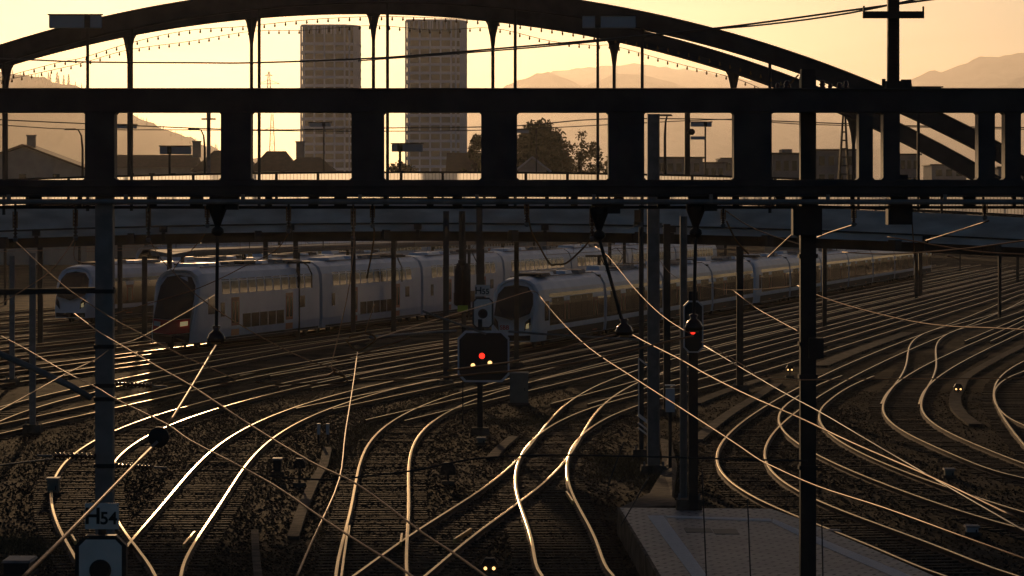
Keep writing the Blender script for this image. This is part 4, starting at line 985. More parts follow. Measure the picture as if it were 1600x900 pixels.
def car(kind, root, y0, L, cab=False):
    """one carriage; its own proto objects are reused for the next of the same kind"""
    key = (kind, cab, round(L,1))
    prof = KISS if kind == 'kiss' else FLIRT
    if key in PROTO:
        def cp(o, par, dy):
            c = o.copy(); COL.objects.link(c); c.parent = par
            for ch in list(o.children): cp(ch, c, 0)
            return c
        for o, dy0 in PROTO[key]:
            c = cp(o, root, 0); c.location = (0, o.location.y+y0-dy0, 0)
        return
    start = len(root.children)
    pf = full(prof)
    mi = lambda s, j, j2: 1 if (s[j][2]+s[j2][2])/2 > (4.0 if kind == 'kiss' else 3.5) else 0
    secs = []
    if cab:
        for f, off in ((0,.0),(.25,.25),(.6,.8),(1,2.3)):
            sec = []
            for x, z in pf:
                sx = .80+.20*min(1,f*1.3); top = max(0, z-1.5)
                y = y0+off+top*.55*(1-f)+(abs(x)**2)*.12*(1-f)
                zz = z if f else min(z, 9)
                sec.append((x*sx, y, (z-.0) if z < 2 else z-(1-f)*.10*top))
            secs.append(sec)
    else: secs.append([(x,y0+.15,z) for x, z in pf])
    secs.append([(x,y0+L-.15,z) for x, z in pf])
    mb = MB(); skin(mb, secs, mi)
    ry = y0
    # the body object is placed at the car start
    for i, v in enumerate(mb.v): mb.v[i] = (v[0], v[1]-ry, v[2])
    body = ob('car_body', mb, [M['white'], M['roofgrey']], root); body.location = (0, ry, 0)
    def sub(name, mb_, m, smooth=False):
        mb_.v = [(v[0], v[1]-ry, v[2]) for v in mb_.v]
        off = Vector((0,0,0)); me_parent = body
        me = bpy.data.meshes.new(name); me.from_pydata(mb_.v, [], mb_.f); me.materials.append(M[m]); me.update()
        bm = bmesh.new(); bm.from_mesh(me); bmesh.ops.recalc_face_normals(bm, faces=bm.faces); bm.to_mesh(me); bm.free()
        o = bpy.data.objects.new(name, me); COL.objects.link(o); o.parent = me_parent; return o
    c0 = 3.4 if cab else .9
    if kind == 'kiss':
        for s in (1,):
            doors = [y0+6.6, y0+L-7.2]
            for d in doors:
                sub('door', side_panel(prof, d, d+1.45, .55, 2.75, .014, s, 2), 'reddoor')
                for k in (0,1): sub('door_window', side_panel(prof, d+.14+k*.7, d+.56+k*.7, 1.3, 2.5, .022, s, 2), 'tanglass')
            y = doors[0]+2.1
            while y+1.5 < doors[1]-.3: sub('window', side_panel(prof, y, y+1.45, .95, 1.75, .014, s, 1), 'tanglass'); y += 1.62
            y = y0+c0+1.6
            while y+1.5 < y0+L-1.2: sub('window', side_panel(prof, y, y+1.35, 2.98, 3.82, .014, s, 3), 'tanglass'); y += 1.6
            sub('window', side_panel(prof, y0+c0+1.3, y0+c0+2.0, 1.7, 2.5, .014, s, 1), 'tanglass')
            sub('window', side_panel(prof, y0+L-4.3, y0+L-3.3, 1.8, 2.5, .014, s, 1), 'tanglass')
            sub('stripe', side_panel(prof, y0+c0, y0+L-.3, .40, .52, .010, s, 1), 'steel_dark')
    else:
        y = y0+(4.2 if cab else 1.5); k = 0
        while y+1.6 < y0+L-1:
            if k % 5 == 2: sub('door', side_panel(prof, y, y+1.3, .5, 2.5, .014, 1, 2), 'reddoor'); sub('door_window', side_panel(prof, y+.25, y+1.05, 1.3, 2.3, .02, 1, 2), 'tanglass')
            else: sub('window', side_panel(prof, y-.1, y+1.45, 1.45, 2.75, .014, 1, 3), 'tanglass')
            y += 1.62; k += 1
        sub('dark_band', side_panel(prof, y0+(3.6 if cab else .3), y0+L-.3, 1.2, 3.0, .009, 1, 3), 'glass')
        sub('skirt_band', side_panel(prof, y0+(3 if cab else .3), y0+L-.3, .40, .9, .010, 1, 1), 'steel_dark')
    # roof equipment
    zr = prof[-1][1]; rnd = random.Random(len(key)+int(L)+cab)
    y = y0+3.5
    while y < y0+L-2:
        l = rnd.uniform(.8,2.6); mb = MB(); mb.box((rnd.uniform(-.25,.25),y+l/2,zr+.10),(rnd.uniform(.9,1.5),l,rnd.uniform(.14,.34)),taper=.9)
        sub('roof_unit', mb, rnd.choice(('roofgrey','galv','steel_dark'))); y += l+rnd.uniform(.5,1.6)
    for sx in (-.75,.75):
        mb = MB(); mb.tube([(sx,y0+3,zr-.02),(sx,y0+L-.5,zr-.02)], .035, 5); sub('roof_pipe', mb, 'galv')
    # bogies
    for yb in ((y0+3.6 if cab else y0+2.3), y0+L-2.3):
        mb = MB(); mb.box((0,yb,.45),(2.3,2.9,.25))
        bo = sub('bogie', mb, 'steel_dark')
        for dy in (-1.15,1.15):
            for sx in (-.76,.76):
                w = MB(); w.lathe((0,0,0), [(.43,-.07),(.46,-.07),(.46,.06),(.2,.09)], 18, 'x')
                w.v = [(v[0]+sx+ (.25 if sx > 0 else -.25)*0, v[1]+yb+dy, v[2]+.46) for v in w.v]
                sub('wheel', w, 'steel_dark')
    mb = MB(); mb.box((0,y0+L/2,.42),(2.4,L-9,.42)); sub('underframe', mb, 'steel_dark')
    if not cab: pass
    mb = MB(); mb.box((0,y0+L,2.2),(2.2,.5,3.2)); sub('gangway', mb, 'black')
    if cab:
        def front(x, z, d=.0):   # a point on the nose
            top = max(0, z-1.5); X = x*.80
            return (X, y0+top*.55+(x*x)*.12-d, z if z < 2 else z-.10*top)
        def fpoly(pts, m, name, d=.03):
            mb = MB(); n = len(pts); mb.v += [front(x,z,d) for x, z in pts]+[front(x,z,-.06) for x, z in pts]
            mb.f += [tuple(range(n))]+[(i,(i+1)%n,n+(i+1)%n,n+i) for i in range(n)]; mb.m += [0]*(n+1); return sub(name, mb, m)
        hi = prof[-1][1]
        xt = lambda z: xside(prof, z)-.07
        if kind == 'kiss':
            fpoly([(-1.33,1.75),(-1.33,3.1),(-xt(3.75),3.75),(-.9,4.3),(0,4.42),(.9,4.3),(xt(3.75),3.75),(1.33,3.1),(1.33,1.75),(0,1.65)], 'glass', 'windscreen')
            fpoly([(-1.34,.95),(-1.33,1.73),(0,1.63),(1.33,1.73),(1.34,.95),(0,.85)], 'red', 'nose_panel')
            fpoly([(-1.3,.40),(-1.34,.93),(0,.83),(1.34,.93),(1.3,.40)], 'black', 'apron')
            fpoly([(.75,1.30),(.75,1.55),(1.22,1.60),(1.22,1.35)], 'headlight', 'headlight', .06)
            fpoly([(-1.22,1.35),(-1.22,1.60),(-.75,1.55),(-.75,1.30)], 'panel', 'headlight', .06)
            w = side_panel(prof, y0+2.5, y0+3.6, 1.9, 2.9, .014, 1, 2); sub('cab_window', w, 'glass')
            mb = MB(); mb.box((0,y0+.1,.55),(.35,.5,.35)); sub('coupler', mb, 'black')
        else:
            fpoly([(-1.34,1.85),(-1.34,2.6),(-xt(3.25),3.2),(-.85,3.66),(0,3.78),(.85,3.66),(xt(3.25),3.2),(1.34,2.6),(1.2,2.0),(.5,1.72),(0,1.6),(-.5,1.72)], 'glass', 'windscreen')
            fpoly([(-1.3,.45),(-1.3,.75),(0,.7),(1.3,.75),(1.3,.45)], 'black', 'apron')
            for s in (1,-1): fpoly([(s*.92,1.0),(s*1.0,1.5),(s*1.30,1.75),(s*1.32,1.35)], 'black', 'headlight_mask', .04)
            fpoly([(1.02,1.12),(1.07,1.38),(1.24,1.45),(1.2,1.15)], 'headlight', 'headlight', .07)
            mb = MB(); mb.box((0,y0+.05,.6),(.3,.5,.3)); sub('coupler', mb, 'black')
            w = side_panel(prof, y0+2.3, y0+3.3, 1.5, 2.6, .014, 1, 2); sub('cab_window', w, 'glass')
    if key not in PROTO:
        PROTO[key] = [(c, y0) for c in root.children if abs(c.location.y-ry) < .01][-1:]
def train(label, kind, px, Ynose, z0, cars, d=FARD, first_cab=True, L=24.2, last_cab=False, group='parked trains'):
    t = thing('train', label, 'train', (0,0,0), group)
    y = 0
    for i in range(cars):
        car(kind, t, y, L if kind == 'kiss' else 19.0, cab=(i == 0 and first_cab)); y += (L if kind == 'kiss' else 19.0)+.35
    t.rotation_euler = (0,0,-math.atan(d)); t.location = (px if isinstance(px, float) else (px-800)*Ynose/FOC, Ynose, z0)
    return t
T1_ = train('long white double deck train with dark windscreen and red nose, left of centre', 'kiss', (-19.0), 177.6, 0, 7, .238)
T3_ = train('white nosed single deck train with large black windscreen behind the H55 signal', 'flirt', (-.05), 179.0, 0, 4, .238)
T0_ = train('white nosed train partly hidden by the thick grey post on the left', 'flirt', (-30.3), 219.0, 0, 4, .238)
T4_ = train('second train coupled behind, its pale blue cab end under the bridge', 'flirt', (-.05+.238*77.5*.973), 179.0+77.5*.973, 0, 7, .238)
T5_ = train('dark train standing behind the left end of the double deck train', 'kiss', (-34.5), 300.0, 0, 6, .238)
lg = text('SBB', (0,0,0), .34, 'red', T3_); lg.location = (-.36,-.09,1.18); lg.rotation_euler = (R(90),0,0)
# pantographs
def panto(root, y, z):
    mb = MB(); 
    for s in (-.5,.5):
        mb.tube([(s,y,z),(s*.6,y+1.3,z+.75)], .03, 5); mb.tube([(s*.6,y+1.3,z+.75),(s,y+.1,z+1.25)], .025, 5)
    mb.tube([(-.85,y+.1,z+1.18),(-.6,y+.1,z+1.27),(.6,y+.1,z+1.27),(.85,y+.1,z+1.18)], .03, 5); mb.box((0,y+.5,z),(1.3,1.6,.12))
    for k, v in enumerate(mb.v): pass
    o = bpy.data.meshes.new('pantograph'); o.from_pydata(mb.v, [], mb.f); o.materials.append(M['steel_dark']); oo = bpy.data.objects.new('pantograph', o); COL.objects.link(oo); oo.parent = root
panto(T3_, 32, 4.0); panto(T1_, 70, 4.55)

# platform canopy between the left trains
def canopy(label, x0, y0, L, z, w, d=FARD, posts=9):
    th = math.atan(d); t = thing('platform_canopy', label, 'canopy', (0,0,0))
    mb = MB(); mb.prism([(-w/2,z+.35),(-w/2+.1,z+.1),(0,z),(w/2-.1,z+.1),(w/2,z+.35),(w/2,z+.5),(0,z+.2),(-w/2,z+.5)], 0, L, 'y'); ob('roof', mb, M['galv'], t)
    for k in range(posts):
        y = 2+k*(L-4)/(posts-1); mb = MB(); mb.tube([(0,y,GZ),(0,y,z)], .13, 8); ob('column', mb, M['steel_dark'], t)
    t.location = (x0,y0,0); t.rotation_euler = (0,0,-th)
canopy('long thin platform roof seen edge on behind the double deck train', -22.8, 215, 110, 4.6, 3.2)
canopy('platform roof behind the roof of the leftmost train', -47, 250, 90, 5.0, 3.2, posts=6)
# arched tubular brackets standing in front of the double deck train
def hooklamp(px0, px1, ytop, yfoot, label):
    Y = 5000*7.86/(yfoot-330); t = thing('hook_mast', label, 'mast', (P(px0,0,Y).x,Y,GZ), 'dark posts with arched brackets along the train')
    a = P(px0,ytop,Y); mb = MB(); mb.box((a.x,Y,(a.z+GZ)/2),(.22,.22,a.z-GZ)); ob('post', mb, M['steel_dark'], t)
    b = P(px1,ytop+40,Y); mb = MB(); mb.tube([a+Vector((-.7,0,.0)),a+Vector((.2,0,.05)),P(px1-6,ytop+5,Y),P(px1,ytop+18,Y),b], .05, 6); ob('bracket', mb, M['steel_dark'], t)
    mb = MB(); mb.box((a.x-.1,Y,a.z),(1.7,.5,.14)); ob('hood', mb, M['steel_dark'], t)
hooklamp(466,487,410,530,'first dark post with arched bracket in front of the double deck train')
hooklamp(616,628,400,512,'second dark post with arched bracket in front of the double deck train')
hooklamp(733,745,392,500,'dark post with arched bracket behind the H55 plate')
hooklamp(936,946,400,508,'dark post with arched bracket beside the central single deck train')
# hanging transformer like pair of cylinders
Yq = 120; t = thing('hanging_weights','dark pair of hanging cylinders left of the H55 plate','weights',tuple(P(722,330,Yq)),None)
mb = MB(); mb.tube([P(722,330,Yq),P(722,405,Yq)], .12, 8); ob('rod', mb, M['steel_dark'], t)
for s in (716,729):
    c = P(s,478,Yq); mb = MB(); mb.lathe(tuple(c),[(.05,0),(.15,.03),(.15,1.35),(.08,1.5),(.05,1.6)],12); ob('cylinder', mb, M['steel_dark'], t, smooth=True)
c = P(722,408,Yq); mb = MB(); mb.lathe((c.x,c.y,c.z-.1),[(.06,-.1),(.15,0),(.15,.12),(.06,.2)],12); ob('pulley', mb, M['steel_dark'], t)
# yellow marker
c = P(723,482,118); mb = MB(); t = thing('marker_post','small yellow green marker left of the octagonal H55 signal','marker',(c.x,118,GZ)); mb.box((c.x,118,c.z),(.38,.25,.22)); o = ob('plate', mb, M['yellowgreen'], t); mb = MB(); mb.box((c.x,118.05,(c.z-.1+GZ)/2),(.05,.05,c.z-.1-GZ)); ob('stem', mb, M['steel_dark'], t)

# ------------------------------------------------------------------ towers
def tower(px0, px1, ytop, Y, label):
    s = FOC/Y; a = P(px0,ytop,Y); b = P(px1,ytop,Y); W_ = b.x-a.x; zt = a.z
    t = thing('tower_block', label, 'tower', ((a.x+b.x)/2,Y,0), 'pair of tall towers')
    # plan: broad front, chamfered right side, faceted like an octagon stretched
    def plan(o=0):
        x0, x1 = a.x-o, b.x+o; c = x0+(x1-x0)*.82
        return [(x0,Y+1.6-o*.3),(x0+1.2,Y-o),(c-1.4,Y-o),(x1-1.2-(x1-c)*.2,Y+3.4-o),(x1,Y+7.5),(x1,Y+17),(x1-4,Y+21),(x0+4,Y+21),(x0,Y+17)]
    mb = MB(); mb.prism(plan(-.45), 0, zt-.6, 'z'); ob('core', mb, M['wall2'], t)
    fl = 2.95; n = int(zt/fl); 
    for k in range(1, n+1):
        z = zt-(k-1)*fl-(3.4 if k > 1 else 0)
        mb = MB(); mb.prism(plan(0), z-.98 if k > 1 else z-.45, z, 'z'); ob('floor_band', mb, M['towerband'], t)
    def edge(p, q, k):
        out = []
        for i in range(k+1): out.append((p[0]+(q[0]-p[0])*i/k, p[1]+(q[1]-p[1])*i/k))
        return out
    pl_ = plan(0); cols = edge(pl_[1],pl_[2],4)+edge(pl_[2],pl_[3],2)[1:]+edge(pl_[3],pl_[4],3)[1:]
    for (x, y) in cols+[pl_[0]]:
        mb = MB(); mb.box((x,y+.05,zt/2-.2),(.62,.62,zt-.4)); ob('pier', mb, M['towerband'], t)
    # window panes, one per bay and floor
    cnt = 0; rest = MB(); proto = {}
    pg = plan(-.2); cg = edge(pg[1],pg[2],4)+edge(pg[2],pg[3],2)[1:]+edge(pg[3],pg[4],3)[1:]
    for k in range(1, n):
        z = zt-(k-1)*fl-3.4-1.0
        for i in range(len(cg)-1):
            p, q = cg[i], cg[i+1]
            if cnt < 100:
                if i not in proto:
                    mb = MB(); mb.v += [(p[0],p[1],z-1.95),(q[0],q[1],z-1.95),(q[0],q[1],z),(p[0],p[1],z)]; mb.v += [(v[0],v[1]+.08,v[2]) for v in mb.v]
                    mb.f += [(0,1,2,3),(7,6,5,4),(0,4,5,1),(1,5,6,2),(2,6,7,3),(3,7,4,0)]; mb.m += [0]*6
                    o = ob('window', mb, M['towerglass'], t); proto[i] = (o, z)
                else:
                    o0, z0 = proto[i]; o = o0.copy(); COL.objects.link(o); o.location = (0,0,z-z0)
                cnt += 1
            else:
                rest.add([(p[0],p[1],z-1.95),(q[0],q[1],z-1.95),(q[0],q[1],z),(p[0],p[1],z)], [(0,1,2,3)])
    ob('window', rest, M['towerglass'], t, fix=False, kind='stuff')
    # open roof terrace colonnade
    for i, (x, y) in enumerate(edge(pl_[1],pl_[2],9)+edge(pl_[3],pl_[4],3)):
        mb = MB(); mb.box((x,y+.1,zt-1.9),(.5,.5,3)); ob('roof_column', mb, M['towerband'], t)
tower(470,561,38,1130,'left, slightly shorter one of the two pale grid faced towers')
tower(634,728,30,1110,'right one of the two pale grid faced towers')

# ------------------------------------------------------------------ houses and low buildings
def house(px0, px1, yridge, yeave, Y, label, gable_front=True, hip=False, dep=12, wall='wall1', roofm='roof1', chim=(), wins=3):
    Y = Y*1.8
    a, b = P(px0,yeave,Y), P(px1,yeave,Y); zr = P(0,yridge,Y).z; ze = a.z; cx = (a.x+b.x)/2; w = b.x-a.x
    t = thing('house', label, 'house', (cx,Y,GZ)); ov = .45
    mb = MB(); mb.box((cx,Y+dep/2,(ze+GZ)/2),(w-.9,dep-.6,ze-GZ))
    if gable_front: mb.prism([(a.x+.45,ze),(b.x-.45,ze),(cx,zr-.5)], Y+.3, Y+dep-.3, 'y')
    ob('wall', mb, M[wall], t)
    mb = MB()
    if gable_front:
        for s, e in ((a.x-ov, 1), (b.x+ov, -1)):
            mb.prism([(s,ze-.35),(cx,zr),(cx,zr-.28),(s+e*.15,ze-.6)], Y-.4, Y+dep+.3, 'y')
    else:
        i = w*.28 if hip else -.3
        v = [(a.x-ov,Y-ov,ze),(b.x+ov,Y-ov,ze),(b.x+ov,Y+dep+ov,ze),(a.x-ov,Y+dep+ov,ze),(a.x+i,Y+dep/2,zr),(b.x-i,Y+dep/2,zr)]
        mb.add(v, [(0,1,5,4),(1,2,5),(2,3,4,5),(3,0,4),(0,3,2,1)])
    rf = ob('roof', mb, M[roofm], t)
    for c in chim:
        x = P(c,0,Y).x; mb = MB(); mb.box((x,Y+dep*.4,zr+.1),(1.2,1.0,2.4)); mb.box((x,Y+dep*.4,zr+1.35),(1.4,1.2,.2)); ob('chimney', mb, M['wall2'], rf)
    for k in range(wins):
        x = a.x+w*(k+1)/(wins+1); mb = MB(); mb.box((x,Y+.27,ze-1.6),(1.0,.1,1.35)); wi = ob('window', mb, M['glass'], t)
        mb = MB(); mb.box((x,Y+.24,ze-2.32),(1.25,.16,.08)); ob('sill', mb, M['wood'], wi)
house(-70,140,225,262,260,'large brown gabled house with a chimney at the left edge behind the bridge', dep=14, chim=(40,))
house(172,302,241,262,300,'long low brown roof behind the bridge left of the pale lamp panel', False, dep=12)
house(302,400,234,268,270,'house with steep dark roof behind the second gantry post', False, True, dep=11, chim=(303,))
house(393,462,235,268,262,'hipped dark roof house left of the first tower', False, True, dep=11, chim=(466,))
house(440,520,245,268,255,'lower hipped dark roof in front of the first tower', False, True, dep=9)
house(700,800,238,268,330,'dark roofed house mostly hidden behind the fourth gantry post', False, dep=9)
house(806,858,244,264,300,'small white gabled house in front of the big tree', dep=8, roofm='wood', wins=1)
house(60,172,268,285,330,'low dark house behind the bridge railing at left', False, dep=9)
def flat(px0, px1, yt, Y, label, wins=4, pent=None, wall='wall2'):
    Y = Y*1.2
    a, b = P(px0,yt,Y), P(px1,yt,Y); cx = (a.x+b.x)/2; w = b.x-a.x; t = thing('office_building', label, 'building', (cx,Y,GZ))
    mb = MB(); mb.box((cx,Y+8,(a.z+GZ)/2),(w,16,a.z-GZ)); ob('wall', mb, M[wall], t)
    mb = MB(); mb.box((cx,Y+8,a.z+.1),(w+.8,16.8,.3)); ob('roof', mb, M['steel_dark'], t)
    if pent:
        c, d = P(pent[0],pent[2],Y), P(pent[1],pent[2],Y); mb = MB(); mb.box(((c.x+d.x)/2,Y+8,(c.z+a.z)/2+.1),(d.x-c.x,6,c.z-a.z)); ob('penthouse', mb, M[wall], t)
    for r_ in range(2):
        for k in range(wins):
            x = a.x+w*(k+.7)/(wins+.4); mb = MB(); mb.box((x,Y-.02,a.z-1.8-r_*3.2),(w/(wins+.4)*.6,.08,1.5)); wi = ob('window', mb, M['glass'], t)
            mb = MB(); mb.box((x,Y-.06,a.z-2.6-r_*3.2),(w/(wins+.4)*.68,.12,.08)); ob('sill', mb, M['steel_dark'], wi)
flat(1024,1098,247,520,'long low flat building behind the bridge right of the wide open mast',5)
flat(1096,1134,255,560,'lower flat building with stepped roof left of the sixth gantry post',3,(1124,1144,249))
flat(1128,1160,248,600,'flat building partly hidden by the sixth gantry post',2)
flat(1207,1250,241,430,'grey building with railing and roof box left of the thick right post',3,(1226,1242,233))
flat(1274,1338,235,470,'pale flat fronted building behind the lattice tower',4)
flat(1404,1437,242,500,'grey apartment block seen under the descending arch at right',3)
flat(1456,1510,258,640,'bluish low hall at the foot of the descending arch',3,None,'wall1')
flat(1560,1680,262,520,'dark low building at the right edge behind the gantry',4)

# ------------------------------------------------------------------ trees
def crown(mb, c, rad, n, leaf, rnd, clumps):
    cl = []
    for _ in range(clumps):
        while True:
            v = Vector((rnd.uniform(-1,1), rnd.uniform(-1,1), rnd.uniform(-1,1)))
            if v.length <= 1: break
        v *= .82; cl.append((Vector((c[0]+v.x*rad[0], c[1]+v.y*rad[1], c[2]+v.z*rad[2])), rnd.uniform(.16,.34)*min(rad)))
    for _ in range(n):
        cc, cr = rnd.choice(cl); d = Vector((rnd.gauss(0,1), rnd.gauss(0,1), rnd.gauss(0,1)))
        p = cc+d.normalized()*cr*(rnd.random()**.4)*1.15
        u = Vector((rnd.gauss(0,1), rnd.gauss(0,1), rnd.gauss(0,1))).normalized()*leaf*rnd.uniform(.6,1.2); w = u.cross(Vector((rnd.gauss(0,1),rnd.gauss(0,1),rnd.gauss(0,1)))).normalized()*leaf*.6
        k = len(mb.v); mb.v += [tuple(p-u), tuple(p+w), tuple(p+u), tuple(p-w)]; mb.f.append((k,k+1,k+2,k+3)); mb.m.append(0)
    return cl
def tree(px, ytop, wpx, Y, label, m='leaf', n=9000, clumps=60, leaf=.22, squash=1.0, seed=1, hfrac=.72, grp='trees behind the bridge'):
    Y = Y*1.35; leaf *= 1.35
    rnd = random.Random(seed); top = P(px,ytop,Y); rx = wpx*Y/FOC/2; H_ = top.z-GZ; rz = H_*hfrac/2
    t = thing('tree', label, 'tree', (top.x,Y,GZ), grp); mb = MB()
    c = (top.x,Y,top.z-rz); cl = crown(mb, c, (rx,rx*.9,rz), n, leaf, rnd, clumps); ob('crown', mb, M[m], t, fix=False)
    mb = MB(); b0 = Vector((top.x,Y,GZ)); f0 = Vector((top.x+rnd.uniform(-.3,.3),Y,GZ+H_*(1-hfrac)+.5)); mb.tube([b0,(b0+f0)/2+Vector((.1,0,0)),f0,Vector((c[0],c[1],c[2]+rz*.4))], [H_*.028,H_*.022,H_*.018,H_*.006], 8)
    for q, r_ in cl[::3]: mb.tube([f0+Vector((0,0,rnd.uniform(0,rz*.5))), f0.lerp(q,.55)+Vector((0,0,-rz*.05)), q], [H_*.009,H_*.005,H_*.002], 5)
    ob('trunk', mb, M['bark'], t)
tree(842,181,104,415,'big dense dark tree between the fourth and fifth gantry posts','leaf',24000,120,.24,seed=31)
tree(905,190,80,400,'thinner see through tree right of the big dense one','leaf2',4200,70,.2,seed=3)
tree(745,196,52,410,'tree half hidden behind the left side of the fourth gantry post','leaf2',4500,40,.22,seed=4)
tree(772,196,70,430,'tree hidden behind the fourth gantry post','leaf',5000,50,.24,seed=14)
tree(622,236,66,420,'round greenish tree at the foot of the right tower','leaf2',7000,50,.2,seed=5)
tree(960,215,60,420,'tree mostly hidden behind the fifth gantry post','leaf2',4000,40,.22,seed=6)
tree(1312,238,40,450,'dark tree in front of the pale flat building','leaf',4000,30,.22,seed=8)
for i, (px, yt, w) in enumerate(((1442,255,16),(1340,250,22),(1222,262,30))):
    tree(px, yt, w, 480, ['small palm like bush tree under the descending arch','small tree right of the lattice tower','low tree in front of the railing building'][i], 'leaf', 1500, 20, .25, seed=20+i)
# conifers on the left hill
rnd = random.Random(5); pc = []
def hill_y(px):
    for (x0,y0),(x1,y1) in zip(HILL, HILL[1:]):
        if x0 <= px <= x1: return y0+(y1-y0)*(px-x0)/(x1-x0)
for i in range(58):
    px = -20+i*7.2+rnd.uniform(-4,4); h = rnd.uniform(8,15)*(1.5 if 75 < px < 115 else .6)
    Y = 7950+rnd.uniform(-80,80); yt = hill_y(px)-h*.72
    top = P(px,yt,Y); zb = P(px,yt+h*1.6,Y).z; hgt = top.z-zb; mb = MB()
    if i < 5 or True:
        nn = 260
        for _ in range(nn):
            t_ = rnd.random()**.8; r = hgt*.17*(t_+.04)*rnd.uniform(.5,1.1); a_ = rnd.uniform(0,2*pi); z = -t_*hgt
            p = Vector((r*cos(a_), r*sin(a_), z)); s = hgt*.05
            u = Vector((cos(a_), sin(a_), -.5))*s; w_ = Vector((-sin(a_), cos(a_), 0))*s*.7; k = len(mb.v)
            mb.v += [tuple(p-u), tuple(p+w_), tuple(p+u), tuple(p-w_)]; mb.f.append((k,k+1,k+2,k+3)); mb.m.append(0)
    pc.append((top, hgt, mb))
for top, hgt, mb in pc:
    t = thing('conifer', 'hazy conifer standing on the left hillside', 'tree', (top.x,top.y,top.z-hgt), 'conifers on the left hill')
    mb.v = [(v[0]+top.x, v[1]+top.y, v[2]+top.z) for v in mb.v]; ob('crown', mb, M['needle'], t, fix=False)
    tb = MB(); tb.tube([(top.x,top.y,top.z-hgt),(top.x,top.y,top.z-hgt*.2)], [hgt*.02,hgt*.005], 5); ob('trunk', tb, M['bark'], t)

# ------------------------------------------------------------------ lattice pylons
def pylon(px, ytop, ybase, wpx, Y, label, arms=(), ladder=False, m='steel_dark', th=.12):
    a = P(px,ytop,Y); zb = P(px,ybase,Y).z; h = a.z-zb; w = wpx*Y/FOC; t = thing('lattice_tower', label, 'lattice tower', (a.x,Y,zb)); mb = MB()
    n = 8; f = lambda k: (.22+.78*(k/n))*w/2
    for s in (-1,1):
        for d in (0,1): mb.bar((a.x+s*f(0),Y+d*w*.2,a.z),(a.x+s*f(n),Y+d*w,zb),th,th)
    for k in range(n+1):
        z = a.z-h*k/n; mb.bar((a.x-f(k),Y,z),(a.x+f(k),Y,z),th*.8,th*.8)
        if k < n and not ladder: mb.bar((a.x-f(k),Y,z),(a.x+f(k+1),Y,a.z-h*(k+1)/n),th*.6,th*.6); mb.bar((a.x+f(k),Y,z),(a.x-f(k+1),Y,a.z-h*(k+1)/n),th*.6,th*.6)
    ob('frame', mb, M[m], t)
    for yy, ww in arms:
        z = P(0,yy,Y).z; W_ = ww*Y/FOC/2; mb = MB(); mb.bar((a.x-W_,Y,z),(a.x+W_,Y,z),th,th); mb.bar((a.x-W_,Y,z),(a.x,Y,z+W_*.35),th*.8,th*.8); mb.bar((a.x+W_,Y,z),(a.x,Y,z+W_*.35),th*.8,th*.8); ob('arm', mb, M[m], t)
pylon(420,112,160,9,3200,'faint distant power pylon left of the first tower',((118,12),(131,34)),th=.45)
pylon(1319,180,285,15,230,'dark ladder like lattice tower behind the gantry right of the thick post',ladder=True,th=.13)
pylon(425,178,300,14,3200,'faint lower lattice pylon seen through the third gantry opening',((204,30),),th=.45)

# ------------------------------------------------------------------ lamps with flat panels
def panel_lamp(px, x0, x1, y0, y1, ybase, Y, label, th=.13, split=True):
    a, b = P(x0,y0,Y), P(x1,y1,Y); zb = P(0,ybase,Y).z; x = P(px,0,Y).x
    t = thing('panel_lamp', label, 'lamp', (x,Y,zb), 'flat panel lamps on poles'); w = b.x-a.x
    mb = MB(); mb.box((x,Y,(zb+b.z)/2),(th,th,b.z-zb)); ob('pole', mb, M['steel_dark'], t)
    mb = MB(); mb.box(((a.x+b.x)/2,Y-.02,(a.z+b.z)/2),(w,.22,a.z-b.z)); bevel(ob('panel', mb, M['panel'], t), .03)
    mb = MB(); mb.box((x,Y-.16,(a.z+b.z)/2),(th*2,.06,(a.z-b.z)*.98)); mb.box(((a.x+b.x)/2,Y-.05,a.z+.03),(w+.1,.35,.05)); ob('clamp', mb, M['steel_dark'], t)
panel_lamp(137,77,159,24,44,330,148,'tall pole with wide flat lamp panel in front of the arch at upper left')
panel_lamp(934,910,993,25,44,330,148,'tall pole with wide flat lamp panel in front of the arch right of centre')
panel_lamp(265,250,299,229,241,330,180,'short pole with pale flat panel in the second gantry opening',.12)
panel_lamp(506,483,517,192,198,330,240,'thin pole with small flat panel in front of the first tower',.12)
panel_lamp(625,612,661,225,237,330,175,'pole with dark flat panel in front of the right tower',.14)
panel_lamp(1102,1079,1112,191,198,330,230,'pole with two stacked flat panels in the sixth gantry opening',.12)
a = P(1079,213,230); b = P(1101,218,230); mb = MB(); mb.box(((a.x+b.x)/2,229.9,(a.z+b.z)/2),(b.x-a.x,.2,a.z-b.z)); tag(ob('sign_board', mb, M['panel']), 'small lower panel on the pole with two stacked panels', 'panel')
panel_lamp(203,183,214,195,201,330,220,'thin pole with pale panel at the left of the second gantry opening',.12)
panel_lamp(1435,1416,1471,137,143,330,140,'bluish flat panel just above the gantry right of the crossarm mast',.12)
panel_lamp(838,803,826,203,208,330,300,'faint flat panel in front of the big dense tree',.1)
hpost('flag_pole','dark slim mast rising between the two gantry posts right of centre','mast',1074,176,330,170,.28,'steel_dark',foot=False)
c = P(1080,206,169.8); mb = MB(); mb.lathe(tuple(c),[(.06,-.2),(.16,-.1),(.17,.1),(.06,.2)],12,'x'); tag(ob('camera', mb, M['black']), 'small round device on the slim mast right of centre', 'camera')
hpost('street_pole','grey pole with cross pieces at the right side of the second gantry opening','pole',326,176,330,200,.22,'galv',foot=False)
c = P(326,186,199.8); mb = MB(); mb.box(tuple(c),(.9,.12,.1)); mb.box((c.x,c.y,c.z+.2),(.25,.2,.5)); tag(ob('cross_arm', mb, M['galv']), 'small cross piece on top of the grey pole in the second opening', 'crossarm')
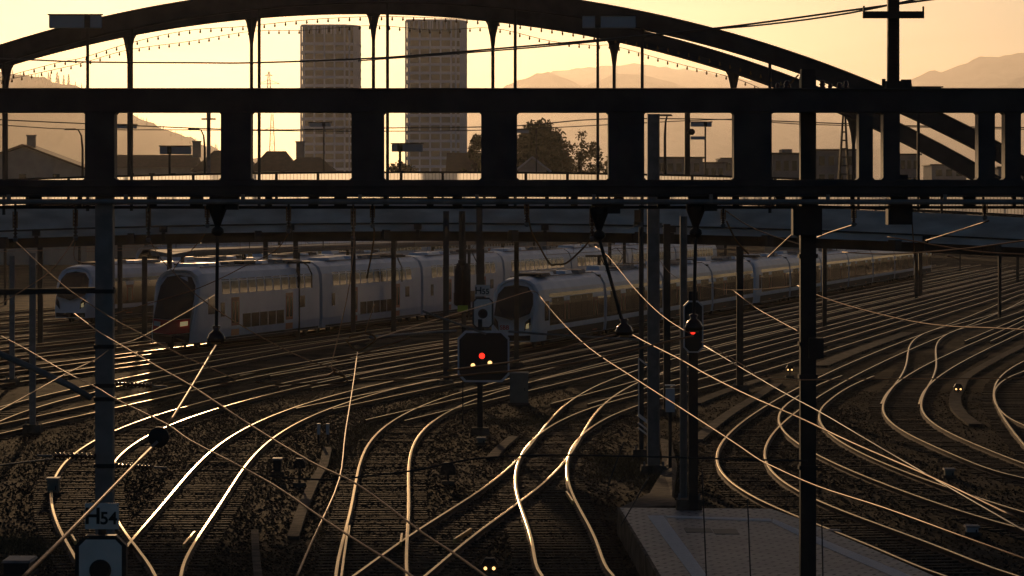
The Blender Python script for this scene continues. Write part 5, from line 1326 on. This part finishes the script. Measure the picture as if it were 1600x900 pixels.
def curved_lamp(px, px1, ytop, Y, label):
    t = thing('street_lamp', label, 'street lamp', (P(px,0,Y).x,Y,8), 'curved street lamps'); pts = [P(px,330,Y),P(px,ytop+30,Y),P(px-(px-px1)*.15,ytop+10,Y),P(px-(px-px1)*.5,ytop+1,Y),P(px1,ytop,Y)]
    mb = MB(); mb.tube(pts, [.1,.08,.06,.05,.04], 8); ob('pole', mb, M['steel_dark'], t, smooth=True)
    c = P(px1,ytop,Y); mb = MB(); mb.box((c.x-.25,Y,c.z),(.9,.3,.12),taper=.8); ob('head', mb, M['steel_dark'], t)
curved_lamp(129,116,202,230,'curved street lamp left of the first gantry post')
curved_lamp(320,308,202,230,'curved street lamp right of the grey pole')
curved_lamp(1039,1046,180,200,'slightly leaning street lamp right of the wide open mast')
for px, yt, lab in ((4,176,'thin vertical post at the left edge'),(1108,230,'thin railing post in the sixth opening')):
    pass
# smoke of the chimney catching the light
mb = MB(); c = P(38,218,265); rnd = random.Random(3); 
# ------------------------------------------------------------------ weeds
def weeds(name, label, area_pts, n, h, m='twig', seed=1, wpx=10):
    rnd = random.Random(seed); mb = MB()
    for _ in range(n):
        i = rnd.randrange(len(area_pts)-1); t = rnd.random(); a = G(*area_pts[i]); b = G(*area_pts[i+1]); p = a.lerp(b,t)
        p += Vector((rnd.gauss(0,wpx), rnd.gauss(0,wpx*1.3), 0)); hh = h*rnd.uniform(.3,1.2); lean = Vector((rnd.gauss(0,.5), rnd.gauss(0,.5), .8))*hh*.7
        d = Vector((rnd.gauss(0,1), rnd.gauss(0,1), 0)).normalized()*.012; z = GZ; k = len(mb.v)
        mb.v += [(p.x-d.x,p.y-d.y,z),(p.x+d.x,p.y+d.y,z),(p.x+lean.x,p.y+lean.y,z+lean.z)]; mb.f.append((k,k+1,k+2)); mb.m.append(0)
    o = ob(name, mb, M[m], fix=False); o['kind'] = 'stuff'; o['label'] = label; return o
weeds('dry_grass', 'dry weeds on the strip between the left centre tracks', [(700,612),(640,640),(575,668),(540,695),(520,725)], 5200, .22, seed=1, wpx=.55)
weeds('dry_grass', 'dry weeds between the brightest track rails', [(470,660),(420,705),(380,745)], 1500, .1, seed=2, wpx=.6)
weeds('dry_grass', 'tuft of dry plants left of the wide open mast', [(945,705),(985,720),(965,740)], 2600, .28, seed=3, wpx=.5)
weeds('dry_grass', 'grass in the bottom left corner', [(-20,840),(40,835),(85,850),(20,880)], 5000, .16, seed=4, wpx=.7)
weeds('dry_grass', 'weeds around the relay cabinet', [(760,650),(840,655),(900,640)], 2200, .14, seed=5, wpx=.9)
weeds('dry_grass', 'weeds at the platform path', [(1030,735),(1045,760),(1010,745),(1055,690)], 1800, .3, seed=6, wpx=.35)
weeds('dry_grass', 'sparse grass among the left tracks', [(0,700),(80,690),(60,740),(140,680)], 3000, .1, seed=7, wpx=1.5)

# contact wires over the storage tracks, with their droppers and the portals that carry them
def contact(x160, ya, yb, d=FARD):
    t = thing('contact_wire', 'thin contact wire strung above a far storage track', 'wire', (x160+d*(ya-160), ya, 5.5), 'contact wires above the far storage tracks')
    mb = MB(); mw = MB(); n = 14; pm = []; pc_ = []
    for i in range(n*6+1):
        y = ya+(yb-ya)*i/(n*6); x = x160+d*(y-160); ph = (i % 6)/6; sag = 4*ph*(1-ph)
        pc_.append((x,y,5.45)); pm.append((x,y,6.9-.85*sag))
    mb.tube(pc_, .012, 4); ob('contact_line', mb, M['copper'], t); mw.tube(pm, .010, 4); ob('messenger', mw, M['copper'], t)
    dr = MB()
    for a, b in list(zip(pc_, pm))[::2]: dr.tube([a,b], .006, 3)
    ob('dropper', dr, M['copper'], t, kind='stuff')
for x in (-19.4,-23.3,-28,-33,-38.2,-43.2,-48.2,-9.7,-4.75,.6,5.3,9.9,15,20.5,25.5,30.5,35.5): contact(x, 178 if x < -1 else 165, 430)
def portal(x0, x1, Y, z, label):
    t = thing('wire_portal', label, 'portal', (x0,Y,GZ), 'far wire portals across the tracks'); 
    for x in (x0, (x0+x1)/2, x1):
        mb = MB(); mb.box((x,Y,(z+GZ)/2),(.28,.28,z-GZ)); ob('post', mb, M['steel_dark'], t)
    mb = MB()
    for zz in (z, z-.6): mb.bar((x0,Y,zz),(x1,Y,zz),.1,.1)
    k = 0; x = x0
    while x < x1-.7: mb.bar((x,Y,z-.6 if k % 2 else z),(x+.7,Y,z if k % 2 else z-.6),.05,.05); x += .7; k += 1
    ob('beam', mb, M['steel_dark'], t)
    for i in range(int((x1-x0)/4.6)):
        mb = MB(); xx = x0+2+i*4.6; mb.tube([(xx,Y,z-.6),(xx,Y,5.4)], .03, 5); ob('drop_arm', mb, M['steel_dark'], t)
portal(-46,-3,200,6.9,'nearest of the far wire portals, over the two left trains')
portal(-2,44,215,6.9,'far wire portal over the right storage tracks')
portal(-34,8,262,6.9,'second far wire portal behind the first, over the left trains')
portal(10,62,285,6.9,'second far wire portal over the right storage tracks')
portal(-24,22,330,6.9,'furthest wire portal over the middle of the yard')
